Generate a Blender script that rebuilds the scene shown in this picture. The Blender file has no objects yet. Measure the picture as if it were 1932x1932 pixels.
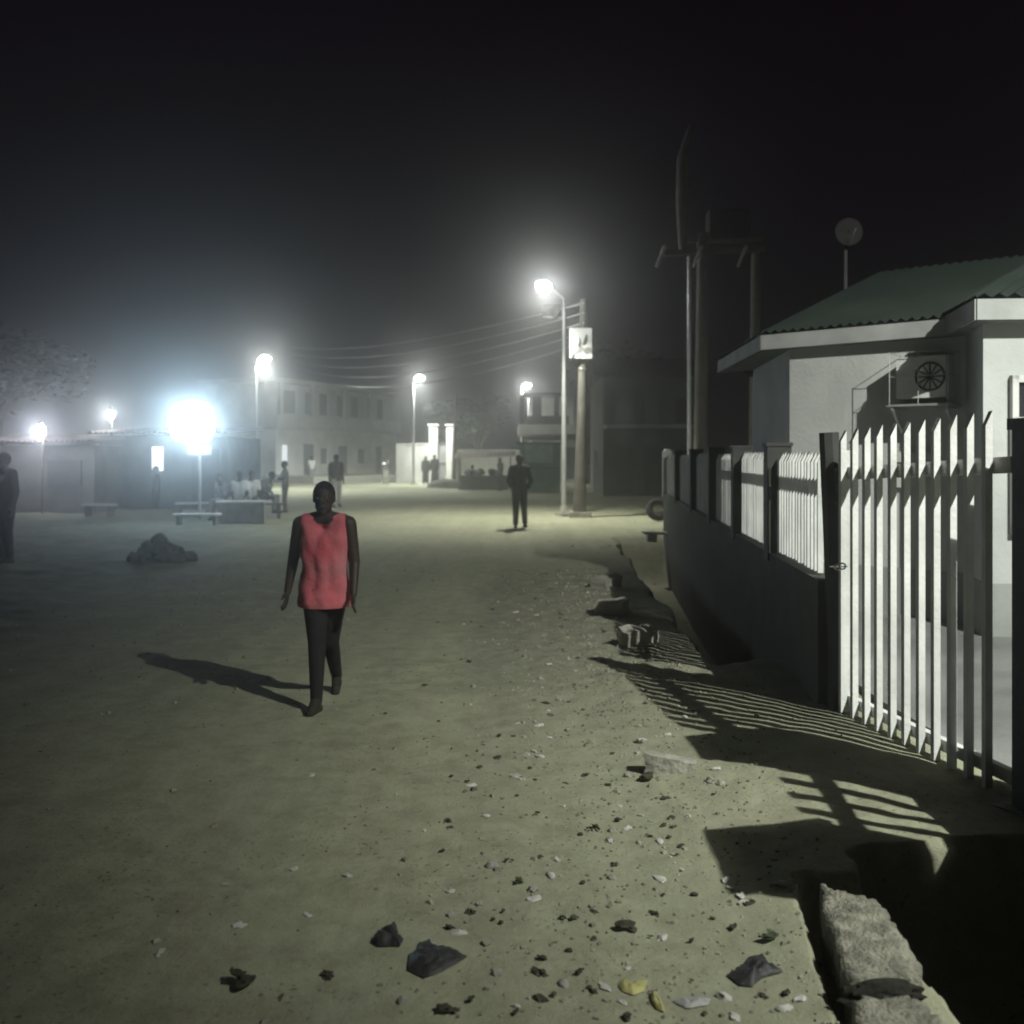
import bpy, bmesh, math, random
import numpy as np
from mathutils import Vector, Matrix, noise

random.seed(7)
S = bpy.context.scene
COL = S.collection
R = math.radians

# ------------------------------------------------------------------ camera, world, exposure
CAM_H, FPX, U0, V0 = 1.7, 1850.0, 966.0, 862.0        # focal length in pixels of a 1932 px wide picture
cd = bpy.data.cameras.new('camera')
cam = bpy.data.objects.new('camera', cd); COL.objects.link(cam)
cam.location = (0, 0, CAM_H); cam.rotation_euler = (R(90), 0, 0)
cd.sensor_width = 36.0; cd.lens = 36.0 * FPX / 1932.0
cd.shift_y = -(966.0 - V0) / 1932.0
cd.clip_start = 0.05; cd.clip_end = 2000
cd.dof.use_dof = True; cd.dof.focus_distance = 5.2; cd.dof.aperture_fstop = 2.4
S.camera = cam

w = bpy.data.worlds.new("World"); S.world = w; w.use_nodes = True
wn = w.node_tree; wn.nodes.clear()
wo = wn.nodes.new('ShaderNodeOutputWorld'); bg = wn.nodes.new('ShaderNodeBackground')
bg.inputs['Color'].default_value = (0.0042, 0.0018, 0.0044, 1); bg.inputs['Strength'].default_value = 0.6
wn.links.new(bg.outputs[0], wo.inputs['Surface'])

S.view_settings.view_transform = 'Standard'; S.view_settings.look = 'None'
S.view_settings.exposure = 0.0; S.view_settings.gamma = 1.0
cy = S.cycles
cy.use_denoising = True
cy.max_bounces = 4; cy.diffuse_bounces = 2; cy.glossy_bounces = 2; cy.transmission_bounces = 2
cy.volume_bounces = 1; cy.transparent_max_bounces = 6
cy.caustics_reflective = False; cy.caustics_refractive = False
cy.sample_clamp_indirect = 4.0
cy.filter_width = 1.9
HAZE = 0.0089

# ------------------------------------------------------------------ helpers
def gp(u, v, z=0.0):
    """ground point seen at picture point (u, v) for a ground height z"""
    Y = (CAM_H - z) * FPX / (v - V0)
    return Vector(((u - U0) / FPX * Y, Y, z))
def at(u, v, Y):
    return Vector(((u - U0) / FPX * Y, Y, CAM_H - (v - V0) / FPX * Y))

MATS = {}
def mat(name, col, rough=0.8, var=0.25, scale=6.0, bump=0.15, bscale=30.0, metal=0.0, spec=0.3, col2=None, detail=5.0):
    if name in MATS: return MATS[name]
    m = bpy.data.materials.new(name); m.use_nodes = True
    nt = m.node_tree; b = nt.nodes['Principled BSDF']
    b.inputs['Roughness'].default_value = rough; b.inputs['Metallic'].default_value = metal
    b.inputs['Specular IOR Level'].default_value = spec
    tc = nt.nodes.new('ShaderNodeTexCoord')
    n = nt.nodes.new('ShaderNodeTexNoise'); n.inputs['Scale'].default_value = scale; n.inputs['Detail'].default_value = detail
    nt.links.new(tc.outputs['Object'], n.inputs['Vector'])
    rp = nt.nodes.new('ShaderNodeValToRGB')
    c2 = col2 or tuple(c * (1 - var) for c in col); c1 = tuple(min(1, c * (1 + var * .5)) for c in col) if not col2 else col
    rp.color_ramp.elements[0].color = (*c2, 1); rp.color_ramp.elements[1].color = (*c1, 1)
    rp.color_ramp.elements[0].position = .3; rp.color_ramp.elements[1].position = .7
    nt.links.new(n.outputs['Fac'], rp.inputs[0]); nt.links.new(rp.outputs[0], b.inputs['Base Color'])
    if bump > 0:
        n2 = nt.nodes.new('ShaderNodeTexNoise'); n2.inputs['Scale'].default_value = bscale; n2.inputs['Detail'].default_value = 6
        nt.links.new(tc.outputs['Object'], n2.inputs['Vector'])
        bp = nt.nodes.new('ShaderNodeBump'); bp.inputs['Strength'].default_value = bump; bp.inputs['Distance'].default_value = .02
        nt.links.new(n2.outputs['Fac'], bp.inputs['Height']); nt.links.new(bp.outputs[0], b.inputs['Normal'])
    MATS[name] = m
    return m
def emit(name, col, strength):
    if name in MATS: return MATS[name]
    m = bpy.data.materials.new(name); m.use_nodes = True
    nt = m.node_tree; nt.nodes.clear()
    o = nt.nodes.new('ShaderNodeOutputMaterial'); e = nt.nodes.new('ShaderNodeEmission')
    e.inputs[0].default_value = (*col, 1); e.inputs[1].default_value = strength
    nt.links.new(e.outputs[0], o.inputs[0]); MATS[name] = m
    return m

class MB:
    def __init__(s): s.bm = bmesh.new()
    def box(s, c, d, rz=0.0, rot=None, taper=1.0):
        vs = []
        M = rot or Matrix.Rotation(rz, 3, 'Z')
        for k in (-1, 1):
            for i, j in ((-1, -1), (1, -1), (1, 1), (-1, 1)):
                t = taper if k > 0 else 1.0
                vs.append(s.bm.verts.new(Vector(c) + M @ Vector((i * d[0] / 2 * t, j * d[1] / 2 * t, k * d[2] / 2))))
        for f in ((3, 2, 1, 0), (4, 5, 6, 7), (0, 1, 5, 4), (1, 2, 6, 5), (2, 3, 7, 6), (3, 0, 4, 7)):
            s.bm.faces.new([vs[i] for i in f])
        return s
    def span(s, a, b, wd, ht):
        """rectangular bar from a to b, wd across (horizontal), ht in the other direction"""
        a, b = Vector(a), Vector(b); d = b - a; L = d.length; z = d.normalized()
        up = Vector((0, 0, 1)) if abs(z.z) < .95 else Vector((0, 1, 0))
        x = z.cross(up).normalized(); y = x.cross(z).normalized()
        M = Matrix((x, z, y)).transposed()
        return s.box((a + b) / 2, (wd, L, ht), rot=M)
    def tube(s, pts, r, seg=10, cap=True):
        pts = [Vector(p) for p in pts]; n = len(pts)
        rr = r if isinstance(r, (list, tuple)) else [r] * n
        rings = []
        for i, p in enumerate(pts):
            t = (pts[min(i + 1, n - 1)] - pts[max(i - 1, 0)]).normalized()
            up = Vector((0, 0, 1)) if abs(t.z) < .9 else Vector((0, 1, 0))
            x = t.cross(up).normalized(); y = x.cross(t).normalized()
            rings.append([s.bm.verts.new(p + (x * math.cos(a) + y * math.sin(a)) * rr[i]) for a in [2 * math.pi * k / seg for k in range(seg)]])
        for i in range(n - 1):
            for k in range(seg):
                s.bm.faces.new((rings[i][k], rings[i][(k + 1) % seg], rings[i + 1][(k + 1) % seg], rings[i + 1][k]))
        if cap:
            s.bm.faces.new(rings[0][::-1]); s.bm.faces.new(rings[-1])
        return s
    def ell(s, c, r, rot=None, sub=2):
        M = Matrix.Translation(Vector(c)) @ (rot.to_4x4() if rot else Matrix.Identity(4)) @ Matrix.Diagonal((*r, 1))
        bmesh.ops.create_icosphere(s.bm, subdivisions=sub, radius=1, matrix=M); return s
    def cap(s, a, b, ra, rb, sub=2):
        s.ell(a, (ra,) * 3, sub=sub); s.ell(b, (rb,) * 3, sub=sub); s.tube([a, b], [ra, rb], 14); return s
    def torus(s, c, R1, r, axis='X', seg=24, ms=8, rot=None):
        M = rot or (Matrix.Rotation(R(90), 3, 'Y') if axis == 'X' else Matrix.Rotation(R(90), 3, 'X') if axis == 'Y' else Matrix.Identity(3))
        rings = []
        for i in range(seg):
            a = 2 * math.pi * i / seg
            rings.append([s.bm.verts.new(Vector(c) + M @ Vector(((R1 + r * math.cos(b)) * math.cos(a), (R1 + r * math.cos(b)) * math.sin(a), r * math.sin(b)))) for b in [2 * math.pi * k / ms for k in range(ms)]])
        for i in range(seg):
            for k in range(ms):
                s.bm.faces.new((rings[i][k], rings[(i + 1) % seg][k], rings[(i + 1) % seg][(k + 1) % ms], rings[i][(k + 1) % ms]))
        return s
    def poly(s, pts, th):
        """flat polygon pts (3-D, planar) extruded by the vector th"""
        th = Vector(th); n = len(pts)
        a = [s.bm.verts.new(Vector(p)) for p in pts]; b = [s.bm.verts.new(Vector(p) + th) for p in pts]
        s.bm.faces.new(a[::-1]); s.bm.faces.new(b)
        for i in range(n): s.bm.faces.new((a[i], a[(i + 1) % n], b[(i + 1) % n], b[i]))
        return s
    def face(s, pts):
        s.bm.faces.new([s.bm.verts.new(Vector(p)) for p in pts]); return s
    def build(s, name, m, parent=None, smooth=False, bevel=0.0, local=True, sharp=40):
        if bevel > 0:
            bmesh.ops.bevel(s.bm, geom=[e for e in s.bm.edges if len(e.link_faces) == 2 and e.calc_face_angle(0) > .6], offset=bevel, segments=1, affect='EDGES', clamp_overlap=True)
        bmesh.ops.recalc_face_normals(s.bm, faces=s.bm.faces[:])
        if parent is not None and not local:
            s.bm.transform(parent.matrix_world.inverted())
        me = bpy.data.meshes.new(name); s.bm.to_mesh(me); s.bm.free()
        if smooth:
            for p in me.polygons: p.use_smooth = True
            try: me.set_sharp_from_angle(angle=R(sharp))
            except Exception: pass
        me.materials.append(m)
        o = bpy.data.objects.new(name, me); COL.objects.link(o)
        if parent is not None: o.parent = parent
        return o
def tag(o, label=None, cat=None, group=None, kind=None):
    if label: o['label'] = label
    if cat: o['category'] = cat
    if group: o['group'] = group
    if kind: o['kind'] = kind
    return o
def thing(name, label, cat, loc=(0, 0, 0), rz=0.0, group=None):
    o = bpy.data.objects.new(name, None); COL.objects.link(o)
    o.location = loc; o.rotation_euler = (0, 0, rz); o.empty_display_size = .2
    o.matrix_world = Matrix.Translation(Vector(loc)) @ Matrix.Rotation(rz, 4, 'Z')
    return tag(o, label, cat, group)
def copy_tree(o, parent=None):
    c = o.copy(); COL.objects.link(c)
    if parent is not None: c.parent = parent
    for ch in [x for x in bpy.data.objects if x.parent == o]: copy_tree(ch, c)
    return c
def sm(a, b, x):
    t = min(1, max(0, (x - a) / (b - a))); return t * t * (3 - 2 * t)

# ------------------------------------------------------------------ ground
def fence_x(y): return 1.98 + 0.0876 * (y - 5.99)
def nz(x, y, s, o=0.0): return noise.noise(Vector((x * s, y * s, o)))
def ground_h(x, y, fine=True):
    z = 0.05 * nz(x, y, .22) + 0.018 * nz(x, y, .9, 3)
    z *= sm(1.5, 6, y) * .5 + .5
    if fine and y < 40:
        z += 0.008 * nz(x, y, 3.1, 7) + 0.004 * nz(x, y, 9, 2)
    # rough dumped soil left of the road
    lw = sm(-3.2 - .05 * y, -5.4 - .12 * y, x) if y < 34 else 0
    if lw > 0:
        z += lw * (0.10 * abs(nz(x, y, .8, 11)) + 0.07 * abs(nz(x, y, 2.3, 5)) + .03 * nz(x, y, 6, 4)) * sm(2, 6, y)
    # ground rises towards the fence
    if y < 26:
        z += 0.13 * sm(.55, 2.0, x) * (1 - sm(9, 14, y)) 
        rt = sm(.2, .9, x) * (1 - sm(2.0, 2.4, x))
        z += rt * (.006 * nz(x, y, 4.5, 21) + .020 * abs(nz(x, y, 2.2, 8)) * sm(6, 7.4, y))
        z += sm(-.5, .1, x + .5 * nz(x, y, 1.2, 40)) * (1 - sm(1.0, 1.5, x)) * sm(5.5, 8, y) * (1 - sm(13, 17, y)) * (.028 * abs(nz(x, y, 3.3, 17)) + .018 * abs(nz(x, y, 8, 19)))
        # broken gutter between the road and the fence wall
        e = 1.38 + .07 * nz(0, y, 1.7, 4) + .04 * nz(0, y, 6, 9)
        near = 1 - sm(3.86, 4.02, y + .10 * nz(x, y, 3, 31))
        ee = 1.62 + .045 * (y - 8) + .13 * nz(0, y, .9, 14) + .06 * nz(0, y, 4, 2)
        far = sm(7.45, 7.75, y + .22 * nz(x, y, 1.6, 3)) * (1 - sm(19, 21, y))
        z -= near * 1.2 * sm(e - .03, e + .07, x) * (1 - sm(2.05, 2.16, x))
        z -= far * .8 * sm(ee - .10, ee + .10, x) * (1 - sm(fence_x(y) - .02, fence_x(y) + .10, x))
        z -= .09 * sm(1.0, 1.06, x - (y - 3.2) * .16) * (1 - sm(1.40, 1.46, x)) * (1 - sm(3.7, 3.85, y))
        # joint left of the kerb slabs
        if y < 3.95:
            g = 1.045 + (y - 3.2) * .16 + .025 * nz(0, y, 7, 6)
            z -= .12 * sm(0, 1, 1 - abs(x - g - .012 * nz(x, y, 11, 6)) / (.05 + .035 * abs(nz(0, y, 5, 3)))) * (1 - sm(3.75, 3.9, y))
    return z
def axis(pts):
    out = [pts[0][0]]
    for (a, b, s0, s1) in pts:
        x = a
        while x < b - 1e-6:
            t = (x - a) / (b - a); x += s0 + (s1 - s0) * t; out.append(min(x, b))
    return np.array(sorted(set(np.round(out, 4))))
xs = axis([(-160, -30, 14, 3), (-30, -6, 1.2, .16), (-6, -1.5, .11, .05), (-1.5, .85, .04, .02), (.85, 1.55, .011, .011), (1.55, 2.5, .018, .022), (2.5, 6, .05, .3), (6, 30, .6, 3), (30, 160, 4, 16)])
ys = axis([(-30, 1.8, 5, .3), (1.8, 5.0, .022, .022), (5, 9, .024, .05), (9, 24, .06, .22), (24, 60, .35, 1.5), (60, 220, 2.5, 12)])
nx, ny = len(xs), len(ys)
V = np.empty((ny, nx, 3), dtype=np.float32)
V[:, :, 0] = xs[None, :]; V[:, :, 1] = ys[:, None]
for j, y in enumerate(ys):
    for i, x in enumerate(xs):
        V[j, i, 2] = ground_h(float(x), float(y))
idx = np.arange(nx * ny).reshape(ny, nx)
F = np.stack([idx[:-1, :-1], idx[:-1, 1:], idx[1:, 1:], idx[1:, :-1]], -1).reshape(-1, 4)
me = bpy.data.meshes.new('ground')
me.vertices.add(nx * ny); me.vertices.foreach_set('co', V.ravel())
me.loops.add(F.size); me.loops.foreach_set('vertex_index', F.ravel().astype(np.int32))
me.polygons.add(len(F)); me.polygons.foreach_set('loop_start', np.arange(0, F.size, 4, dtype=np.int32))
me.polygons.foreach_set('use_smooth', np.ones(len(F), dtype=bool))
me.update(); me.validate()
ground = bpy.data.objects.new('ground', me); COL.objects.link(ground); tag(ground, kind='structure')
def ground_mat():
    m = bpy.data.materials.new('sandy_soil'); m.use_nodes = True; nt = m.node_tree; L = nt.links
    b = nt.nodes['Principled BSDF']; b.inputs['Roughness'].default_value = .95; b.inputs['Specular IOR Level'].default_value = .15
    tc = nt.nodes.new('ShaderNodeTexCoord')
    def N(sc, det=6, rough=.6):
        n = nt.nodes.new('ShaderNodeTexNoise'); n.inputs['Scale'].default_value = sc; n.inputs['Detail'].default_value = det; n.inputs['Roughness'].default_value = rough
        L.new(tc.outputs['Object'], n.inputs['Vector']); return n
    def ramp(src, p0, c0, p1, c1):
        r = nt.nodes.new('ShaderNodeValToRGB'); e = r.color_ramp.elements
        e[0].position, e[0].color, e[1].position, e[1].color = p0, (*c0, 1), p1, (*c1, 1); L.new(src, r.inputs[0]); return r
    def mix(f, a, b_):
        x = nt.nodes.new('ShaderNodeMix'); x.data_type = 'RGBA'; L.new(f, x.inputs[0]); L.new(a, x.inputs[6]); L.new(b_, x.inputs[7]); return x
    big = ramp(N(.55, 4).outputs['Fac'], .3, (.29, .29, .215), .7, (.385, .39, .30))
    med = ramp(N(5.5, 8, .7).outputs['Fac'], .36, (.22, .21, .16), .60, (.385, .39, .30))
    c = mix(N(1.7, 3).outputs['Fac'], big.outputs[0], med.outputs[0])
    # dark crumbs of leaf litter and soil, own shapes
    crumb = ramp(N(38, 3, .5).outputs['Fac'], .63, (0, 0, 0), .69, (1, 1, 1))
    patch = ramp(N(.9, 4).outputs['Fac'], .44, (0, 0, 0), .62, (1, 1, 1))
    mm = nt.nodes.new('ShaderNodeMath'); mm.operation = 'MULTIPLY'; L.new(crumb.outputs[0], mm.inputs[0]); L.new(patch.outputs[0], mm.inputs[1])
    dk = nt.nodes.new('ShaderNodeRGB'); dk.outputs[0].default_value = (.10, .095, .07, 1)
    c2 = mix(mm.outputs[0], c.outputs[2], dk.outputs[0])
    mp = nt.nodes.new('ShaderNodeMapping'); L.new(tc.outputs['Object'], mp.inputs[0]); mp.inputs['Scale'].default_value = (2.6, .16, 1); mp.inputs['Rotation'].default_value = (0, 0, .12)
    tn = nt.nodes.new('ShaderNodeTexNoise'); tn.inputs['Scale'].default_value = 1.0; tn.inputs['Detail'].default_value = 5; tn.inputs['Roughness'].default_value = .65; L.new(mp.outputs[0], tn.inputs['Vector'])
    tr = ramp(tn.outputs['Fac'], .42, (.50, .50, .40), .62, (.68, .68, .55))
    tmx = nt.nodes.new('ShaderNodeMix'); tmx.data_type = 'RGBA'; tmx.blend_type = 'MULTIPLY'; tmx.inputs[0].default_value = .55
    L.new(c2.outputs[2], tmx.inputs[6]); L.new(tr.outputs[0], tmx.inputs[7])
    gn = nt.nodes.new('ShaderNodeMix'); gn.data_type = 'RGBA'; gn.blend_type = 'MULTIPLY'; gn.inputs[0].default_value = 1; L.new(tmx.outputs[2], gn.inputs[6]); gn.inputs[7].default_value = (1.30, 1.32, 1.30, 1)
    c2 = gn
    # dumped dark soil left of the road, blended wide to paint lamp falloff
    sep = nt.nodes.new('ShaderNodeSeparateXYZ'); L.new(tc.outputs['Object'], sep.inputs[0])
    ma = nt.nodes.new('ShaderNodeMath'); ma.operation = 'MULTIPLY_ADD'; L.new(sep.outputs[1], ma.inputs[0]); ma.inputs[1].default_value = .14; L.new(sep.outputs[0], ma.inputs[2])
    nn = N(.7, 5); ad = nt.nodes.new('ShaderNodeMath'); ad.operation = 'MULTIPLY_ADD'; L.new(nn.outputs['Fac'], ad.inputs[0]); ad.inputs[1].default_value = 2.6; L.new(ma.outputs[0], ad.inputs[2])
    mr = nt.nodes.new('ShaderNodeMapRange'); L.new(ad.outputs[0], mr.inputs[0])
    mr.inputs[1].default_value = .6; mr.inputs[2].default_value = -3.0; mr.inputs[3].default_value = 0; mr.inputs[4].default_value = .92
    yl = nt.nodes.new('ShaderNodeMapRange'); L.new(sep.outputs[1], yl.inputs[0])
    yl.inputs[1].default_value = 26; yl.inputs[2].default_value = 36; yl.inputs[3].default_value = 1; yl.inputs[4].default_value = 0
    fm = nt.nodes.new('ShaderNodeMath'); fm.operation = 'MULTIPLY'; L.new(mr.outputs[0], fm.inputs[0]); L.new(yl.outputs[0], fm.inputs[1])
    vx = nt.nodes.new('ShaderNodeMath'); vx.operation = 'MULTIPLY_ADD'; vn = N(1.3, 6, .65); L.new(vn.outputs['Fac'], vx.inputs[0]); vx.inputs[1].default_value = 1.3; L.new(sep.outputs[0], vx.inputs[2])
    vm = nt.nodes.new('ShaderNodeMapRange'); L.new(vx.outputs[0], vm.inputs[0]); vm.inputs[1].default_value = .12; vm.inputs[2].default_value = .42; vm.inputs[3].default_value = 0; vm.inputs[4].default_value = .75
    vy = nt.nodes.new('ShaderNodeMapRange'); L.new(sep.outputs[1], vy.inputs[0]); vy.inputs[1].default_value = 5.0; vy.inputs[2].default_value = 8.0; vy.inputs[3].default_value = .25; vy.inputs[4].default_value = 1
    vy2 = nt.nodes.new('ShaderNodeMapRange'); L.new(sep.outputs[1], vy2.inputs[0]); vy2.inputs[1].default_value = 13.; vy2.inputs[2].default_value = 17.; vy2.inputs[3].default_value = 1; vy2.inputs[4].default_value = 0
    v1 = nt.nodes.new('ShaderNodeMath'); v1.operation = 'MULTIPLY'; L.new(vm.outputs[0], v1.inputs[0]); L.new(vy.outputs[0], v1.inputs[1])
    v2 = nt.nodes.new('ShaderNodeMath'); v2.operation = 'MULTIPLY'; L.new(v1.outputs[0], v2.inputs[0]); L.new(vy2.outputs[0], v2.inputs[1])
    vsoil = ramp(N(7, 8, .75).outputs['Fac'], .35, (.16, .16, .115), .65, (.30, .295, .23))
    c2 = mix(v2.outputs[0], c2.outputs[2], vsoil.outputs[0])
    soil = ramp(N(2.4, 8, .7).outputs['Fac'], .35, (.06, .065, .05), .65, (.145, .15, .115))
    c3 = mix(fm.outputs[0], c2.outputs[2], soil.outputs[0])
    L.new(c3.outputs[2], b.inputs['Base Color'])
    h1 = N(26, 8, .7); h2 = N(120, 4, .6)
    hm = nt.nodes.new('ShaderNodeMath'); hm.operation = 'MULTIPLY_ADD'; L.new(h2.outputs['Fac'], hm.inputs[0]); hm.inputs[1].default_value = .3; L.new(h1.outputs['Fac'], hm.inputs[2])
    bp = nt.nodes.new('ShaderNodeBump'); bp.inputs['Strength'].default_value = .5; bp.inputs['Distance'].default_value = .03
    L.new(hm.outputs[0], bp.inputs['Height']); L.new(bp.outputs[0], b.inputs['Normal'])
    return m
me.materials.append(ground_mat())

# materials
M_white = mat('white_paint', (.66, .67, .65), .6, .22, 3.2, .2, 40)
M_plaster = mat('house_plaster', (.49, .505, .49), .85, .2, 1.3, .25, 22)
M_dado = mat('dado_paint', (.30, .31, .30), .8, .2, 2.2, .2, 22)
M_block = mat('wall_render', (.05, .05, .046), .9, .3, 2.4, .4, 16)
M_concrete = mat('concrete', (.36, .35, .30), .92, .35, 6, .7, 26)
M_dark = mat('dark_paint', (.016, .016, .016), .7, .3, 5, .2, 30)
M_post = mat('dark_post_paint', (.05, .05, .048), .75, .3, 5, .2, 30)
M_galv = mat('galvanised_steel', (.50, .51, .50), .42, .15, 5, .05, 30, metal=.55)
M_wood = mat('weathered_wood', (.12, .112, .098), .9, .35, 4, .5, 18)
M_green = mat('green_roof_sheet', (.026, .036, .030), .55, .3, 1.2, .06, 18)
M_pale = mat('pale_plaster', (.68, .67, .63), .9, .28, .8, .2, 10)
M_far = mat('far_plaster', (.55, .545, .52), .9, .3, .6, .2, 8)
M_slab = mat('far_slab', (.50, .495, .47), .9, .25, 1, .2, 8)
M_glassdk = mat('dark_pane', (.018, .02, .022), .25, .2, 3, 0, spec=.5)
M_shut = mat('shutter', (.07, .07, .07), .7, .3, 3, .1)
M_rust = mat('rusty_sheet', (.14, .10, .08), .85, .45, 2.5, .3, 14)
M_rubber = mat('rubber', (.022, .022, .022), .85, .3, 8, .3)
M_chrome = mat('chrome', (.75, .75, .76), .18, .1, 4, 0, metal=1)
M_leaf = mat('leaf_green', (.055, .075, .035), .7, .5, 2, 0)
M_bark = mat('bark', (.09, .075, .055), .95, .4, 5, .6, 14)

# ------------------------------------------------------------------ haze (night harmattan dust)
hb = MB(); hb.box((0, 62, 4.85), (300, 190, 12.3))
hz = hb.build('haze', bpy.data.materials.new('haze'), None); tag(hz, kind='stuff')
hm_ = hz.data.materials[0]; hm_.use_nodes = True; hm_.node_tree.nodes.clear()
ho = hm_.node_tree.nodes.new('ShaderNodeOutputMaterial'); pv = hm_.node_tree.nodes.new('ShaderNodeVolumePrincipled')
pv.inputs['Color'].default_value = (.90, .92, .93, 1); pv.inputs['Density'].default_value = HAZE; pv.inputs['Anisotropy'].default_value = .93
hm_.node_tree.links.new(pv.outputs[0], ho.inputs['Volume'])

# ------------------------------------------------------------------ street lamps
def spot(parent, loc, direction, power, col, size=150, blend=.35, rad=.12):
    ld = bpy.data.lights.new('lamp_light', 'SPOT'); ld.energy = power; ld.color = col
    ld.spot_size = R(size); ld.spot_blend = blend; ld.shadow_soft_size = rad
    o = bpy.data.objects.new('lamp_light', ld); COL.objects.link(o); o.parent = parent
    o.location = loc; o.rotation_euler = Vector(direction).to_track_quat('-Z', 'Y').to_euler()
    return o
LENS = emit('lamp_lens', (.97, 1.0, .95), 170.0)
def street_lamp(base, head, label, power, col, tilt=.18, size=150, group='street lamps along the road', bracket=True, blend=.35, aim=None, rad=.1):
    base, head = Vector(base), Vector(head)
    h = head - base; rz = math.atan2(h.y, h.x); hx = math.hypot(h.x, h.y); RI = Matrix.Rotation(-rz, 3, 'Z')
    t = thing('street_lamp', label, 'street lamp', base, rz, group)
    MB().tube([(0, 0, -.3), (0, 0, 1.2), (0, 0, h.z - .42)], [.085, .075, .05], 14).build('pole', M_galv, t, True)
    b = MB().box((0, 0, .04), (.42, .42, .05)); b.tube([(0, 0, .06), (0, 0, .28)], [.15, .10], 12)
    b.build('base_plate', M_concrete, t)
    MB().tube([(0, 0, h.z - .45), (.02, 0, h.z - .2), (.10, 0, h.z - .06), (hx * .5, 0, h.z + .03), (max(hx * .72, hx - .25), 0, h.z + .06)], .032, 10).build('arm', M_galv, t, True)
    hd = MB(); c = Vector((hx, 0, h.z + .07))
    rot = Matrix.Rotation(-R(8), 3, 'Y')
    hd.box(c, (.66, .30, .09), rot=rot, taper=.8)
    ho_ = hd.build('lamp_head', M_galv, t, bevel=.015)
    ln = MB(); ln.ell(c + Vector((0, 0, -.09)), (.29, .20, .17), rot, 3); ln.build('lens', LENS, ho_, True)
    if bracket:
        MB().tube([(0, 0, h.z - .62), RI @ Vector((math.copysign(.62, h.x), 0, 0)) + Vector((0, 0, h.z - .60))], .022, 8).build('banner_arm', M_galv, t, True)
    ad = RI @ Vector(aim) if aim else Vector((tilt, 0, -1))
    spot(t, c + Vector((0, 0, -.30)), ad, power, col, size, blend, rad)
    return t
WARM = (1.0, 1.0, .88); NEUT = (.96, 1.0, .95)
street_lamp((6.6, .3, 0), (5.7, .3, 7.4), 'street lamp behind the white railing that casts the picket shadows', 6900, (.97, 1.0, .91), size=110, blend=.9, bracket=False, aim=(.12, .78, -1), rad=.035)
p1 = gp(1064, 972)
street_lamp(p1, at(1026, 540, p1.y - 1.7), 'tallest street lamp, lit, close beside the pole with the poster', 2900, WARM, aim=(-.20, -.10, -1), size=134, blend=.7)
def far_lamp(u, v, Y, du, label, power, bracket=False):
    hd = at(u, v, Y); bs = at(u - du, v, Y); bs.z = 0
    return street_lamp(bs, hd, label, power, NEUT, tilt=.1, size=164, blend=.35, bracket=bracket)
far_lamp(499, 677, 48, 16, 'lit street lamp rising behind the seated group, left end of the pale two storey block', 5600, True)
far_lamp(791, 713, 60, 11, 'lit street lamp between the two storey block and the white gate pillars', 5200)
far_lamp(993, 727, 66, 9, 'small far street lamp lit above the dark balcony', 3200)

# torn banners on brackets
def banner(top_l, top_r, drop, label, m):
    a, b = Vector(top_l), Vector(top_r); n = 10; bm = MB(); rows = []
    for j in range(7):
        row = []
        for i in range(n + 1):
            s_ = i / n; lim = drop * (.55 + .45 * abs(noise.noise(Vector((s_ * 3.2, a.x, 2)))) * 2) * (.6 + .4 * math.sin(s_ * 3))
            p = a.lerp(b, s_) + Vector((0, .05 * math.sin(s_ * 7 + j), -lim * j / 6)); row.append(bm.bm.verts.new(p))
        rows.append(row)
    for j in range(6):
        for i in range(n): bm.bm.faces.new((rows[j][i], rows[j][i + 1], rows[j + 1][i + 1], rows[j + 1][i]))
    o = bm.build('torn_banner', m, None, True); sd = o.modifiers.new('thickness', 'SOLIDIFY'); sd.thickness = .006
    return tag(o, label, 'banner')
M_cloth = mat('grey_cloth', (.30, .30, .30), .9, .3, 4, .2)
banner(at(1022, 575, p1.y), at(1057, 574, p1.y), .58, 'torn grey banner hanging under the tallest street lamp', mat('torn_cloth', (.07, .07, .07), .9, .4, 4, .2))
banner(at(486, 692, 48), at(503, 692, 48), .85, 'grey banner hanging under the street lamp behind the seated group', M_cloth)

# ------------------------------------------------------------------ pole with poster
p2 = gp(1093, 975)
t = thing('utility_pole', 'thick slightly leaning pole carrying a white poster beside the tallest street lamp', 'pole', p2)
top = at(1101, 565, p2.y) - p2
MB().tube([(0, 0, -.3), (0, 0, 0), top * .5 + Vector((.02, 0, 0)), top], [.20, .195, .135, .095], 14).build('pole', M_wood, t, True)
b = MB(); b.box((.02, -.05, .06), (.62, .5, .16)); b.build('footing', M_concrete, t, bevel=.03)
MB().torus(top * .68, .132, .012, 'Z').build('strap', M_galv, t)
yb = p2.y - .19
c0, c1 = at(1075, 618, yb), at(1117, 677, yb)
t = thing('poster', 'white poster with dark leaf shapes strapped high on the thick pole', 'poster', ((c0.x + c1.x) / 2, yb, c1.z), R(-4))
W_, H_ = (c1.x - c0.x), (c0.z - c1.z)
bd = MB(); bd.poly([(-W_ / 2, 0, .03), (W_ / 2, 0, 0), (W_ / 2 * 1.0, 0, H_ - .02), (-W_ / 2 * 1.03, 0, H_)], (0, .02, 0)); bd.build('board', M_white, t)
def pic(pts, m, name, y=-.004):
    MB().poly([((x - .5) * W_, y, (1 - yy) * H_) for x, yy in pts], (0, .003, 0)).build(name, m, t)
M_ink = mat('poster_ink', (.025, .025, .025), .6, .2); M_ink2 = mat('poster_grey', (.22, .22, .21), .7, .3, 12)
pic([(.42, .27), (.50, .38), (.53, .52), (.50, .62), (.44, .68), (.38, .66), (.36, .55), (.42, .46)], M_ink, 'leaf_shape')
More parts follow.
